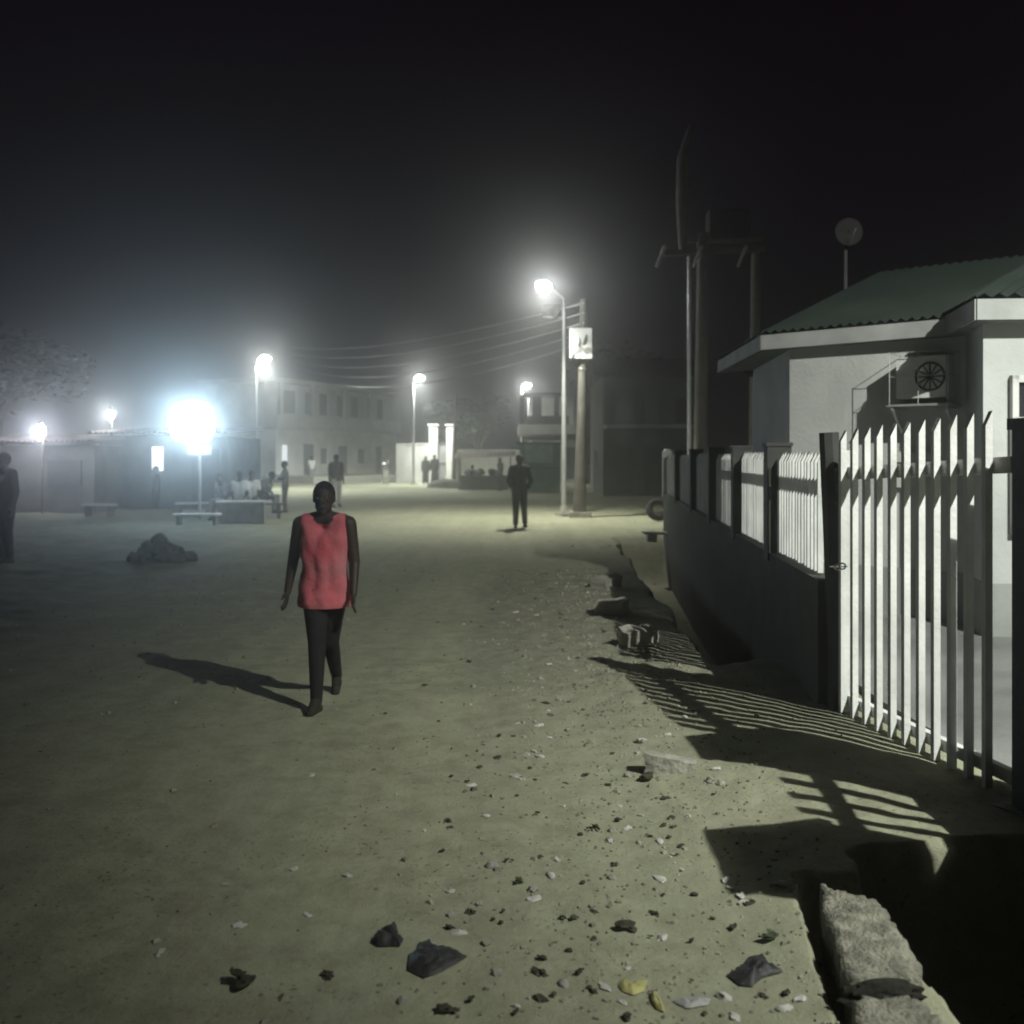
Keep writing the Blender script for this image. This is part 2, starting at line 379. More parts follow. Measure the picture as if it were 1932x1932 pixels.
pic([(.76, .20), (.81, .30), (.80, .44), (.72, .54), (.62, .58), (.57, .56), (.62, .42), (.70, .28)], M_ink, 'leaf_shape', -.006)
pic([(.10, .90), (.16, .78), (.30, .74), (.36, .64), (.58, .60), (.62, .70), (.52, .80), (.36, .82), (.24, .90)], M_ink2, 'ground_shape', -.008)
pic([(.60, .68), (.80, .62), (.96, .66), (.96, .82), (.88, .78), (.74, .86), (.62, .80)], M_ink2, 'ground_shape', -.010)
pic([(.08, .96), (.10, .88), (.18, .84), (.22, .92), (.16, .97)], M_ink, 'ground_shape', -.012)

# ------------------------------------------------------------------ gate, pillars and railing
gz0, gz1 = .13, 1.86
GA, GB = Vector((2.235, 4.44, 0)), Vector((1.985, 5.93, 0))      # near end, far end
gd = (GB - GA); gL = gd.length; gdir = gd.normalized(); gang = math.atan2(gdir.y, gdir.x)
def pickets(bm, A, B, z0, z1, first, step, size=(.030, .036)):
    d = (B - A); L = d.length; u = d.normalized(); ang = math.atan2(u.y, u.x); s_ = first
    n = Vector((-u.y, u.x, 0))
    while s_ < L - .02:
        p = A + u * s_ + Vector((random.uniform(-.002, .002), random.uniform(-.002, .002), 0))
        c = p; dx, dy = size
        rot = Matrix.Rotation(ang + random.uniform(-.02, .02), 3, 'Z'); zt = z1(s_ / L) if callable(z1) else z1
        zb = z0 + random.uniform(-.004, .004)
        vs = []
        for k, z in ((0, zb), (1, zt)):
            for i, j in ((-1, -1), (1, -1), (1, 1), (-1, 1)):
                zz = z + (0 if k == 0 else .035 * -j + random.uniform(-.006, .006))
                q = c + rot @ Vector((i * dx / 2, j * dy / 2, 0)); vs.append(bm.bm.verts.new((q.x, q.y, zz)))
        for f in ((3, 2, 1, 0), (4, 5, 6, 7), (0, 1, 5, 4), (1, 2, 6, 5), (2, 3, 7, 6), (3, 0, 4, 7)): bm.bm.faces.new([vs[i] for i in f])
        s_ += step
gate = thing('picket_gate', 'white metal picket gate standing shut next to the black pillar', 'gate', (GA + GB) / 2)
nrm = Vector((gdir.y, -gdir.x, 0))            # towards the yard
if nrm.x < 0: nrm = -nrm
b = MB(); pickets(b, GA, GB, .165, lambda t: 1.885 - .06 * t, .13, .135, (.030, .036)); b.build('picket_panel', M_white, gate, local=False)
b = MB(); off = nrm * .046
b.span(GA + off + Vector((0, 0, 1.665)), GB + off + Vector((0, 0, 1.60)), .04, .075); b.build('top_rail', M_white, gate, local=False)
b = MB(); b.span(GA + off + Vector((0, 0, .245)), GB + off + Vector((0, 0, .235)), .04, .06); b.build('bottom_rail', M_white, gate, local=False)
b = MB(); b.span(GB - gdir * .02 + off + Vector((0, 0, .16)), GB - gdir * .02 + off + Vector((0, 0, 1.74)), .05, .05); b.build('hanging_stile', M_white, gate, local=False)
lp = at(1582, 1069, 5.55)
b = MB(); b.torus(lp + Vector((-.014, -.02, 0)), .015, .0045, 'Y', 16, 6); b.torus(lp + Vector((.016, -.02, .004)), .017, .005, 'Y', 16, 6); b.tube([lp + Vector((-.05, 0, .0)), lp + Vector((.05, 0, 0))], .005, 6)
b.build('latch_ring', M_chrome, gate, local=False)
# concrete sill under the gate
b = MB(); s0 = GA - gdir * .16 - nrm * .045; s1 = GB + gdir * .02 - nrm * .045
n = 24; prev = None
for i in range(n + 1):
    p = s0.lerp(s1, i / n); wl = .10 + .02 * nz(i, 0, .7, 3) ; 
    if i < 3: wl *= .3 + .25 * i
    o_ = [p - nrm * wl + Vector((0, 0, -.05)), p - nrm * (wl - .012) + Vector((0, 0, .148 + .006 * nz(i, 1, .8))), p + nrm * .11 + Vector((0, 0, .156)), p + nrm * .12 + Vector((0, 0, -.05))]
    ring = [b.bm.verts.new(q) for q in o_]
    if prev:
        for k in range(3): b.bm.faces.new((prev[k], prev[k + 1], ring[k + 1], ring[k]))
    prev = ring
tag(b.build('gate_sill', M_concrete), 'narrow broken concrete sill under the white picket gate', 'sill')

b = MB(); b.box((2.385, 4.215, .85), (.32, .30, 1.95)); b.box((2.385, 4.215, 1.845), (.35, .33, .05))
tag(b.build('gate_pillar', M_dark, bevel=.008), 'black painted pillar at the right edge, beside the gate', 'pillar')
b = MB(); b.box((2.28, 3.12, .85), (.32, .42, 1.95)); b.box((2.28, 3.12, 1.845), (.35, .45, .05))
tag(b.build('gate_pillar', M_dark, bevel=.008), 'black painted pillar nearest the camera, past the short railing', 'pillar')
b = MB(); b.span((2.20, .4, .45), (2.28, 2.89, .45), .18, 1.66)  # off-frame wall added to throw the near gutter into shadow
tag(b.build('compound_wall', M_block, bevel=.01), 'unseen low grey wall added past the nearest black pillar to shadow the gutter', 'wall')
def rail_bay(par, A, B, z0, z1, rz, step=.105):
    b = MB(); pickets(b, A, B, z0, z1, .05, step); b.build('picket_panel', M_white, par, local=False)
    u = (B - A).normalized(); n_ = Vector((u.y, -u.x, 0)); n_ = n_ if n_.x > 0 else -n_
    b = MB(); b.span(A + n_ * .042 + Vector((0, 0, rz)), B + n_ * .042 + Vector((0, 0, rz)), .035, .06); b.build('rail', M_white, par, local=False)
fn = thing('railing', 'short white picket railing on a low wall between two black pillars', 'railing', (2.31, 3.7, 0))
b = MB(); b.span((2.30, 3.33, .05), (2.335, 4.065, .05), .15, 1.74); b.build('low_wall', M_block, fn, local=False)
rail_bay(fn, Vector((2.30, 3.34, 0)), Vector((2.335, 4.06, 0)), .93, 1.70, 1.56, .145)

# long fence beyond the gate
FY = [6.25, 7.95, 9.95, 12.1, 14.5, 17.4, 20.6]
fence = thing('fence', 'long white picket fence on a low grey wall running back beyond the gate', 'fence', (fence_x(12), 12, 0))
def fp(y, z=0, dx=0): return Vector((fence_x(y) + dx, y, z))
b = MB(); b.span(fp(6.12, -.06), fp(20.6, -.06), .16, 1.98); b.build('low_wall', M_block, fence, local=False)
for i, y in enumerate(FY):
    if i == 0: continue
    b = MB(); b.box((fence_x(y), y, 1.33), (.19, .19, .92), rz=R(-5)); b.box((fence_x(y), y, 1.80), (.21, .21, .03), rz=R(-5))
    b.build('post', M_post if i < 6 else M_white, fence, local=False)
for i in range(len(FY) - 1):
    y0, y1 = FY[i] + .12, FY[i + 1] - .12
    rail_bay(fence, fp(y0), fp(y1), .945, 1.70 + (.015 if i % 2 else 0), 1.565)
# dark leaning gate post
b = MB(); b.tube([(2.03, 6.05, -.1), (2.02, 6.05, .5), (1.965, 6.08, 1.85)], [.085, .07, .062], 8)
gpst = b.build('gate_post', M_post, None, True); tag(gpst, 'dark leaning gate post between the picket gate and the long fence', 'post')
for z in (1.42, 1.62):
    MB().tube([(1.98, 6.02, z), (2.07, 5.98, z + .01)], .014, 8).build('hinge', M_rust, gpst)

# ------------------------------------------------------------------ house in the yard
A_, B_, C_, D_, E_, Fp, G_ = (2.86, 10.1), (4.15, 8.965), (3.95, 8.22), (9.6, 7.80), (10.2, 15.5), (3.8, 15.5), (3.08, 12.5)
house = thing('house', 'white walled bungalow with a green sheet roof behind the fence', 'house', (6, 11.5, 0))
foot = [A_, B_, C_, D_, E_, Fp, G_]
def ringwall(bm, pts, z0, z1, th=.02, outset=0.0):
    n = len(pts); cx = sum(p[0] for p in pts) / n; cyy = sum(p[1] for p in pts) / n
    for i in range(n):
        a, c = Vector((*pts[i], 0)), Vector((*pts[(i + 1) % n], 0)); d = (c - a).normalized(); nn_ = Vector((d.y, -d.x, 0))
        a2, c2 = a + nn_ * outset - d * outset * .0, c + nn_ * outset
        bm.face([a2 + Vector((0, 0, z0)), c2 + Vector((0, 0, z0)), c2 + Vector((0, 0, z1)), a2 + Vector((0, 0, z1))])
        bm.face([a + Vector((0, 0, z1)), a2 + Vector((0, 0, z1)), c2 + Vector((0, 0, z1)), c + Vector((0, 0, z1))]) if outset else None
b = MB(); ringwall(b, foot, -.05, 2.815); b.build('wall', M_plaster, house, local=False)
b = MB(); ringwall(b, foot, -.05, .64, outset=.012); b.build('dado', M_dado, house, local=False)
# roof: near wing and far wing, hipped, corrugated
def sheet(bm, pts, nseg=40, amp=.018, up=Vector((0, 0, 1))):
    """quad p0(eave a) p1(eave b) p2(ridge b) p3(ridge a) as a corrugated sheet with ribs running eave to ridge"""
    p0, p1, p2, p3 = [Vector(p) for p in pts]; rows = []
    for i in range(nseg * 2 + 1):
        s_ = i / (nseg * 2); z = amp * (1 if i % 2 else -1)
        rows.append((bm.bm.verts.new(p0.lerp(p1, s_) + up * z), bm.bm.verts.new(p3.lerp(p2, s_) + up * z)))
    for i in range(nseg * 2):
        bm.bm.faces.new((rows[i][0], rows[i + 1][0], rows[i + 1][1], rows[i][1]))
ez = 3.02; ef = 2.99
fa, fb_, fc = (2.59, 10.18, ef), (4.07, 8.87, ef), (2.72, 12.9, ef)
na, nb = (3.80, 8.02, ez), (10.1, 7.57, ez)
r1, r2 = (4.5, 11.9, 3.95), (6.6, 11.3, 4.1)
b = MB()
sheet(b, (fc, fa, r1, (4.6, 12.9, 3.92)), 16)
sheet(b, (fa, fb_, r2, r1), 20)
sheet(b, ((3.9, 15.9, ef), fc, (4.6, 12.9, 3.92), (5.4, 14.2, 4.0)), 14)
far_roof = b.build('roof', M_green, house, local=False)
b = MB(); sheet(b, ((4.02, 9.2, ez + .01), na, (6.0, 10.2, 4.06), (6.1, 11.5, 4.06)), 14)
sheet(b, (na, nb, (8.6, 10.0, 4.12), (6.0, 10.2, 4.06)), 52)
sheet(b, (nb, (10.8, 15.9, ez), (8.9, 13.5, 4.12), (8.6, 10.0, 4.12)), 30)
b.face([(6.0, 10.2, 4.05), (8.6, 10.0, 4.10), (8.9, 13.5, 4.10), (5.4, 14.2, 3.99), (6.1, 11.5, 4.05)])
b.build('roof', M_green, house, local=False)
M_fascia = mat('fascia_paint', (.36, .37, .36), .7, .25, 3, .15)
def fascia(pts, h=.19):
    b = MB()
    for p, q in zip(pts, pts[1:]):
        b.span(Vector(p) + Vector((0, 0, -.03 - h / 2)), Vector(q) + Vector((0, 0, -.03 - h / 2)), .03, h)
    return b.build('fascia', M_fascia, house, local=False)
fascia([fc, fa, fb_], .15); fascia([(4.02, 9.2, ez), na, nb], .17)
M_soff = mat('soffit', (.22, .22, .21), .85, .2)
b = MB(); zs = ez - .205; zf = ef - .185
b.face([(fa[0] + .02, fa[1] + .01, zf), (fb_[0], fb_[1] + .02, zf), (4.15, 8.97, zf), (2.87, 10.1, zf)])
b.face([(fc[0] + .02, fc[1], zf), (fa[0] + .02, fa[1] + .01, zf), (2.87, 10.1, zf), (3.08, 12.5, zf)])
b.face([(na[0] + .02, na[1] + .02, zs), (nb[0], nb[1] + .02, zs), (9.6, 7.84, zs), (3.97, 8.25, zs)])
b.face([(4.02, 9.2, zs - .003), (na[0] + .02, na[1] + .02, zs - .003), (3.97, 8.25, zs - .003), (4.2, 9.2, zs - .003)])
b.build('soffit', M_soff, house, local=False)
# window in the near wing's front (right edge of the picture)
wx = 4.16
fr = MB()
yw = lambda x: 8.22 + (x - 3.95) * (7.80 - 8.22) / (9.6 - 3.95)
for (x0, x1, z0, z1) in ((wx, wx + 1.5, 2.32, 2.38), (wx, wx + 1.5, 1.98, 2.03), (wx, wx + 1.5, 1.05, 1.12), (wx, wx + .05, 1.05, 2.38), (wx + .73, wx + .78, 1.05, 2.38), (wx + 1.45, wx + 1.5, 1.05, 2.38)):
    fr.span((x0, yw(x0) - .03, (z0 + z1) / 2), (x1, yw(x1) - .03, (z0 + z1) / 2), .07, z1 - z0)
wf = fr.build('window', M_white, house, local=False)
g = MB(); g.face([(wx + .04, yw(wx + .04) - .02, 1.1), (wx + 1.46, yw(wx + 1.46) - .02, 1.1), (wx + 1.46, yw(wx + 1.46) - .02, 2.34), (wx + .04, yw(wx + .04) - .02, 2.34)])
gl = g.build('pane', M_glassdk, house, local=False); gl.parent = wf; gl.matrix_parent_inverse = Matrix.Identity(4)
# pierced vent blocks low on the far wing's front
vb = MB(); dv = Vector((B_[0] - A_[0], B_[1] - A_[1], 0)).normalized(); nv = Vector((dv.y, -dv.x, 0)); base = Vector((*A_, 0)) + dv * 1.08 + nv * .02
for i in range(3):
    for j in range(3):
        vb.span(base + dv * (.13 * i) + Vector((0, 0, 1.46 + .12 * j)), base + dv * (.13 * i + .112) + Vector((0, 0, 1.46 + .12 * j)), .06, .10)
vb.build('vent_block', M_slab, house, local=False)

# air conditioner in a cage on the dark side wall
acp = Vector((3.80, 9.04, 2.20))
ac = thing('air_conditioner', 'white air conditioner box in a wire cage in the dark recess of the house', 'air conditioner', acp, R(48.7))
b = MB(); b.box((.03, 0, .23), (.25, .44, .38)); cs = b.build('casing', M_white, ac, bevel=.02)
b = MB(); b.torus((-.10, -.085, .23), .125, .010, 'X')
for k in range(6): 
    a = k * math.pi / 6; b.tube([(-.10, -.085 - .125 * math.cos(a), .23 - .125 * math.sin(a)), (-.10, -.085 + .125 * math.cos(a), .23 + .125 * math.sin(a))], .007, 5)
b.build('fan_grille', M_dark, cs)
b = MB()
for y in (-.26, 0, .26): b.tube([(-.16, y, -.03), (-.16, y, .47)], .0038, 6)
for y in (-.26, .26): b.tube([(.15, y, -.03), (.15, y, .47)], .0038, 6)
for z in (-.02, .24, .46):
    b.tube([(.17, -.26, z), (-.16, -.26, z), (-.16, .26, z), (.17, .26, z)], .0038, 6)
b.build('cage', M_galv, ac)
b = MB()
for y in (-.24, .24):
    b.span((.17, y, -.05), (-.15, y, -.05), .025, .025); b.span((.17, y, -.30), (-.14, y, -.06), .025, .025)
b.box((0, 0, -.03), (.33, .58, .012)); b.build('bracket', M_galv, ac)
# satellite dish on the roof
sd_p = at(1598, 440, 11.6)
sd = thing('satellite_dish', 'round satellite dish on a mast above the green roof', 'satellite dish', (sd_p.x, sd_p.y, 3.9))
hz_ = sd_p.z - 3.9
MB().tube([(0, .05, -.6), (0, .05, hz_)], .022, 8).build('mast', M_shut, sd)
b = MB(); rings = []
for j in range(6):
    r_ = .165 * j / 5 + .001; rings.append([b.bm.verts.new((r_ * math.cos(a), -.05 - .55 * (r_ ** 2) - .0, hz_ + r_ * math.sin(a))) for a in [2 * math.pi * k / 24 for k in range(24)]])
for j in range(5):
    for k in range(24): b.bm.faces.new((rings[j][k], rings[j][(k + 1) % 24], rings[j + 1][(k + 1) % 24], rings[j + 1][k]))
do = b.build('dish', mat('dish_grey', (.022, .022, .022), .8, .3, 6, .1), sd, True); m_ = do.modifiers.new('thickness', 'SOLIDIFY'); m_.thickness = .008
MB().tube([(0, -.05, hz_ - .16), (0, -.30, hz_ - .02)], .008, 6).build('feed_arm', M_galv, sd)

# ------------------------------------------------------------------ electricity pole pair with crossarm
Yp = 25.0
e0 = at(1318, 862, Yp); e0.z = 0
ep = thing('electricity_pole', 'tall double wooden electricity pole with crossarms behind the fence', 'electricity pole', e0)
px = lambda u: (u - 1318) / FPX * Yp
pz = lambda v: CAM_H + (862 - v) / FPX * Yp
MB().tube([(px(1320), 0, -.3), (px(1326), 0, pz(440))], [.19, .14], 12).build('pole', M_wood, ep, True)
MB().tube([(px(1304), .2, -.3), (px(1303), .2, pz(480))], [.06, .05], 10).build('stay_pipe', M_galv, ep, True)
MB().tube([(px(1425), .1, -.3), (px(1428), .1, pz(478))], [.17, .12], 12).build('pole', M_wood, ep, True)
MB().tube([(px(1289), 0, pz(478)), (px(1287), 0, pz(390)), (px(1288), 0, pz(300)), (px(1303), 0, pz(236))], [.11, .16, .15, .05], 12).build('top_section', M_wood, ep, True)
MB().span((px(1250), -.16, pz(480)), (px(1440), -.16, pz(472)), .10, .14).build('crossarm', M_wood, ep)
MB().span((px(1290), .16, pz(452)), (px(1440), .16, pz(446)), .10, .12).build('crossarm', M_wood, ep)
for u in (1243, 1312, 1395):
    b = MB(); b.tube([(px(u - 8), -.3, pz(508)), (px(u + 8), -.3, pz(468))], .035, 8)
    for k in range(3): b.tube([(px(u + 2 + 2 * k), -.3, pz(483 - 5 * k)), (px(u + 3 + 2 * k), -.3, pz(481 - 5 * k))], .06, 8)
    b.build('fuse_cutout', M_slab, ep)
b = MB(); b.box((px(1374), .1, pz(425)), (1.0, .6, .75)); 
for k in range(9): b.box((px(1374) - .44 + .11 * k, -.23, pz(425)), (.025, .08, .6))
b.build('transformer', M_dark, ep)
# ------------------------------------------------------------------ overhead cables
M_cable = mat('cable', (.5, .5, .5), .6, .1, 4, 0)
def cable(a, b_, sag, label):
    pts = [Vector(a).lerp(Vector(b_), i / 24) - Vector((0, 0, sag * 4 * (i / 24) * (1 - i / 24))) for i in range(25)]
    return tag(MB().tube(pts, .020, 6)  .build('overhead_cable', M_cable, None, True), label, 'cable', 'overhead cables across the road')
pt = p2 + top
cl = ['highest overhead cable leaving the thick pole towards the two storey block', 'second overhead cable from the top of the thick pole',
      'third overhead cable from the top, strung above the road', 'fourth overhead cable from the top, strung above the road', 'lowest overhead cable leaving the thick pole']
for i in range(5):
    cable(pt + Vector((0, -.13, -.12 - .28 * i)), at(548 + 4 * i, 655 + 13 * i, 64), .55 + .12 * i, cl[i])

# ------------------------------------------------------------------ far two storey block
Lf, Rf = Vector(((520 - U0) / FPX * 66, 66, 0)), Vector(((748 - U0) / FPX * 80, 80, 0))
fd = (Rf - Lf); fL = fd.length; fu = fd.normalized(); fnm = Vector((fu.y, -fu.x, 0))
blk = thing('apartment_block', 'pale two storey block with a row of dark upper windows across the square', 'building', (Lf + Rf) / 2)
def fpt(s, z, o=0.0): return Lf + fu * (fL * s) + fnm * o + Vector((0, 0, z))
def fbox(b, s0, s1, z0, z1, o0, o1):
    b.poly([fpt(s0, z0, o0), fpt(s1, z0, o0), fpt(s1, z1, o0), fpt(s0, z1, o0)], fnm * (o1 - o0)); return b
fbox(MB(), 0, 1, 0, 3.55, -6, 0).build('ground_storey', M_pale, blk, local=False)
fbox(MB(), 0, 1, 3.80, 6.75, -6, -.9).build('upper_storey', M_far, blk, local=False)
fbox(MB(), -.02, 1.02, 3.55, 3.80, -6.1, .35).build('floor_slab', M_slab, blk, local=False)
fbox(MB(), -.03, 1.03, 6.75, 7.05, -6.4, .3).build('roof_slab', M_slab, blk, local=False)
bal = MB(); fbox(bal, -.015, 1.015, 3.80, 4.55, .22, .32)
bal.build('balcony_wall', M_far, blk, local=False)
for s_ in (.02, .25, .5, .75, .98):
    fbox(MB(), s_ - .012, s_ + .012, 4.55, 6.75, .05, .30).build('column', M_slab, blk, local=False)
for s0, s1 in ((.13, .21), (.29, .36), (.40, .455), (.54, .61), (.66, .72), (.80, .86), (.90, .95)):
    wi = fbox(MB(), s0, s1, 4.75, 6.35, -.92, -.86).build('window', M_shut, blk, local=False)
for s0, s1, z0, z1 in ((.20, .27, .2, 2.6), (.47, .54, .2, 2.5), (.64, .69, 1.2, 2.3), (.80, .85, .2, 2.5), (.33, .37, 1.2, 2.3)):
    fbox(MB(), s0, s1, z0, z1, 0.0, .05).build('door' if z0 < 1 else 'window', M_shut, blk, local=False)
lit = fbox(MB(), .045, .075, .9, 2.5, 0, .06).build('lit_doorway', emit('doorway_glow', (.95, .98, 1), 1.2), blk, local=False)
# raised walkway before the block
b = MB(); b.poly([fpt(-.1, -.1, 4.2), fpt(1.35, -.1, 4.2), fpt(1.35, .42, 4.2), fpt(-.1, .42, 4.2)], -fnm * 4.2)
tag(b.build('pavement', M_concrete), kind='structure')

# compound wall with two white gate pillars
for u, lab in ((818, 'left one of the two tall white gate pillars across the square'), (850, 'right one of the two tall white gate pillars, behind the wooden pole')):
    q = at(u, 862, 62); b = MB(); b.box((q.x, 62, 1.75), (.52, .5, 3.8)); b.box((q.x, 62, 3.71), (.68, .66, .10)); b.box((q.x, 62, .25), (.6, .58, .5))
    tag(b.build('gate_pillar', M_pale, bevel=.01), lab, 'pillar', 'white gate pillars')
xl, xr = at(818, 0, 62).x + .3, at(850, 0, 62).x - .3
t = thing('sheet_gate', 'grey sheet gate closed between the two white pillars', 'gate', ((xl + xr) / 2, 62, 0))
MB().box((0, 0, 1.35), (xr - xl, .06, 2.5)).build('panel', M_cloth, t)
MB().box((0, -.05, 2.55), (xr - xl, .06, .08)).build('rail', M_shut, t); MB().box((0, -.05, 1.3), (xr - xl, .05, .08)).build('rail', M_shut, t)
x0 = at(748, 0, 64).x
b = MB(); b.span((x0, 64.5, 1.2), (xl - .62, 62.2, 1.2), .2, 2.6); b.span((x0, 64.5, 2.54), (xl - .62, 62.2, 2.54), .28, .08)
tag(b.build('compound_wall', M_pale), 'pale compound wall left of the white gate pillars', 'wall')
b = MB(); b.span((xr + .65, 62.2, 1.0), (at(985, 0, 66).x, 66, 1.0), .2, 2.2); b.span((xr + .65, 62.2, 2.14), (at(985, 0, 66).x, 66, 2.14), .28, .08)
tag(b.build('compound_wall', M_far), 'grey compound wall right of the white gate pillars', 'wall')
q = at(857, 905, 56); q.z = 0
t = thing('utility_pole', 'dark leaning wooden pole in front of the right white gate pillar', 'pole', q)
MB().tube([(-.05, 0, -.2), (.10, 0, at(0, 745, 56).z)], [.13, .09], 10).build('pole', M_wood, t, True)
MB().span((-.5, 0, at(0, 757, 56).z), (.75, 0, at(0, 752, 56).z), .08, .1).build('crossarm', M_wood, t)
b = MB(); b.ell((0, 0, .05), (1.3, .8, .42), None, 3)
for v_ in b.bm.verts: v_.co += v_.co.normalized() * .16 * noise.noise(v_.co * 2.3)
ob = b.build('soil_heap', mat('dark_soil', (.12, .115, .09), .95, .4, 3, .5), None, True); ob.location = at(850, 908, 54); ob.location.z = 0
tag(ob, 'low dark heap at the foot of the leaning wooden pole', 'heap')

# ------------------------------------------------------------------ balcony building right of centre
bx0, bx1 = at(972, 0, 60).x, at(1064, 0, 60).x
bb = thing('balcony_building', 'dark two storey building with a columned balcony beyond the walking man', 'building', ((bx0 + bx1) / 2, 63, 0))
zb = lambda v: CAM_H + (862 - v) / FPX * 60
MB().box(((bx0 + bx1) / 2 + .9, 65, zb(830) / 2), (bx1 - bx0, 6, zb(830))).build('ground_storey', M_far, bb, local=False)
MB().box(((bx0 + bx1) / 2 + .9, 66.2, (zb(800) + zb(740)) / 2), (bx1 - bx0, 3.6, zb(740) - zb(800))).build('upper_storey', M_pale, bb, local=False)
MB().box(((bx0 + bx1) / 2 + .6, 64.3, (zb(800) + zb(818)) / 2), (bx1 - bx0 + .8, 7.4, zb(800) - zb(818))).build('balcony_slab', M_slab, bb, local=False)
for u in (985, 1009, 1017, 1050):
    MB().box((at(u, 0, 60.8).x, 60.8, (zb(800) + zb(746)) / 2), (.30, .3, zb(746) - zb(800))).build('column', M_post, bb, local=False)
MB().box((at(1006, 0, 60.8).x + .9, 60.8, zb(792)), (bx1 - bx0 - .4, .12, .55)).build('parapet', M_post, bb, local=False)
MB().box((at(1022, 0, 60.8).x, 62, zb(742)), (2.4, 3.2, .12)).build('awning', M_post, bb, local=False)
for k in range(3): MB().box((bx0 + 1.2 + k * 1.2, 61.98, 1.3), (.8, .06, 2.0)).build('shutter', M_shut, bb, local=False)
# green kiosk
gk0 = at(1015, 0, 46)
kk = thing('green_kiosk', 'green painted kiosk with its hatch open, right of the walking man', 'kiosk', (gk0.x + .1, 46, 0))
M_gk = mat('kiosk_green', (.13, .30, .22), .6, .25, 2, .1)
MB().box((0, 1.0, 1.15), (1.9, 1.7, 2.3)).build('body', M_gk, kk)
MB().box((0, .9, 2.36), (2.2, 2.2, .08)).build('roof', M_rust, kk)
MB().box((-.05, .10, 1.85), (1.3, .05, .85)).build('hatch', mat('kiosk_pale_green', (.30, .52, .42), .6, .2, 2, .1), kk)
MB().box((0, .02, 1.18), (1.8, .35, .05)).build('counter', M_wood, kk)

# dark building on the right behind the fence
d0 = at(1140, 0, 42); d1 = at(1330, 0, 42)
db = thing('dark_building', 'unlit two storey building in the dark right of the thick pole', 'building', ((d0.x + d1.x) / 2, 46, 0))
wdt = d1.x - d0.x
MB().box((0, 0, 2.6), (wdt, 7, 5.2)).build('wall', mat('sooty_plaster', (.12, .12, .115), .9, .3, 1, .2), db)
b = MB(); sheet(b, ((-wdt / 2 - .4, -3.9, 5.15), (wdt / 2 + .4, -3.9, 5.15), (wdt / 2 + .4, 0, 6.3), (-wdt / 2 - .4, 0, 6.3)), 30, .03)
sheet(b, ((-wdt / 2 - .4, 3.9, 5.15), (wdt / 2 + .4, 3.9, 5.15), (wdt / 2 + .4, 0, 6.3), (-wdt / 2 - .4, 0, 6.3)), 30, .03)
b.build('roof', M_rust, db)
for k in range(3):
    MB().box((-wdt / 2 + .9 + k * 1.3, -3.53, 3.7), (.7, .06, 1.1)).build('window', M_glassdk, db)
    MB().box((-wdt / 2 + .9 + k * 1.3, -3.53, 1.15), (.8, .06, 2.0)).build('door', M_shut, db)
b = MB(); b.box((-.2, -4.1, 3.0), (wdt * .9, 1.1, .12)); b.build('canopy', M_slab, db)

# ------------------------------------------------------------------ left row of shops
def shop(u0, u1, Y, zt, label, wall_m, windows=(), depth=4.0, slope=.25):
    a = at(u0, 0, Y).x; c = at(u1, 0, Y).x; wd = c - a
    t = thing('shop', label, 'shop', ((a + c) / 2, Y, 0), 0, 'low shops on the left')
    MB().box((0, depth / 2, zt / 2 - .1), (wd, depth, zt + .2)).build('wall', wall_m, t)
    b = MB(); sheet(b, ((-wd / 2 - .15, -.55, zt + .12), (wd / 2 + .15, -.55, zt + .12), (wd / 2 + .15, depth, zt + .12 + slope), (-wd / 2 - .15, depth, zt + .12 + slope)), 26, .03)
    b.build('roof', M_rust, t)
    for k, (x, w_, z0, z1, m_, nm) in enumerate(windows):
        MB().box((x, -.03, (z0 + z1) / 2), (w_, .06, z1 - z0)).build(nm, m_, t)
    return t, wd
M_shop = mat('shop_plank', (.13, .125, .12), .9, .35, 2, .3, 12)
shop(-60, 178, 29, 2.05, 'long low dark shop at the far left under the first bare bulb', M_shop, ((-1.2, .9, .1, 1.9, M_shut, 'door'), (1.0, 1.0, .8, 1.6, M_shut, 'hatch')))
ks, wd = shop(188, 430, 31, 2.35, 'dark kiosk with one bright window just left of the floodlight', M_shop, ((1.35, .9, .1, 1.95, M_shut, 'door'),))
M_winlit = emit('window_glow', (.93, .98, 1.0), 1.6)
wl, wr = at(288, 0, 31).x - ks.location.x, at(308, 0, 31).x - ks.location.x
MB().box(((wl + wr) / 2, -.03, (at(0, 843, 31).z + at(0, 888, 31).z) / 2), (wr - wl, .06, at(0, 843, 31).z - at(0, 888, 31).z)).build('lit_window', M_winlit, ks)
# bare bulbs on poles
def bulb(u, v, Y, label, col, power, size):
    q = at(u, v, Y); t = thing('bulb_post', label, 'lamp', (q.x, q.y, 0), 0, 'bare bulbs over the shops')
    MB().tube([(.0, .12, 0), (0, .12, q.z + .25), (0, .0, q.z + .22)], .03, 8).build('post', M_wood, t)
    MB().tube([(0, 0, q.z + .22), (0, 0, q.z + .10)], .04, 8).build('socket', M_dark, t)
    MB().ell((0, 0, q.z), (size, size, size * 1.15), None, 3).build('bulb', emit('bulb_glow_' + 'ab'[int(u > 100)], col, 120), t, True)
    ld = bpy.data.lights.new('bulb_light', 'POINT'); ld.energy = power; ld.color = col; ld.shadow_soft_size = .1
    o = bpy.data.objects.new('bulb_light', ld); COL.objects.link(o); o.parent = t; o.location = (0, -.25, q.z)
    return t
bulb(76, 812, 28.2, 'bare white bulb over the roof edge of the far left shop', (.84, .88, 1.0), 130, .14)
bulb(208, 783, 31.5, 'bare white bulb high between the far left shop and the kiosk', (.90, .96, 1.0), 110, .12)
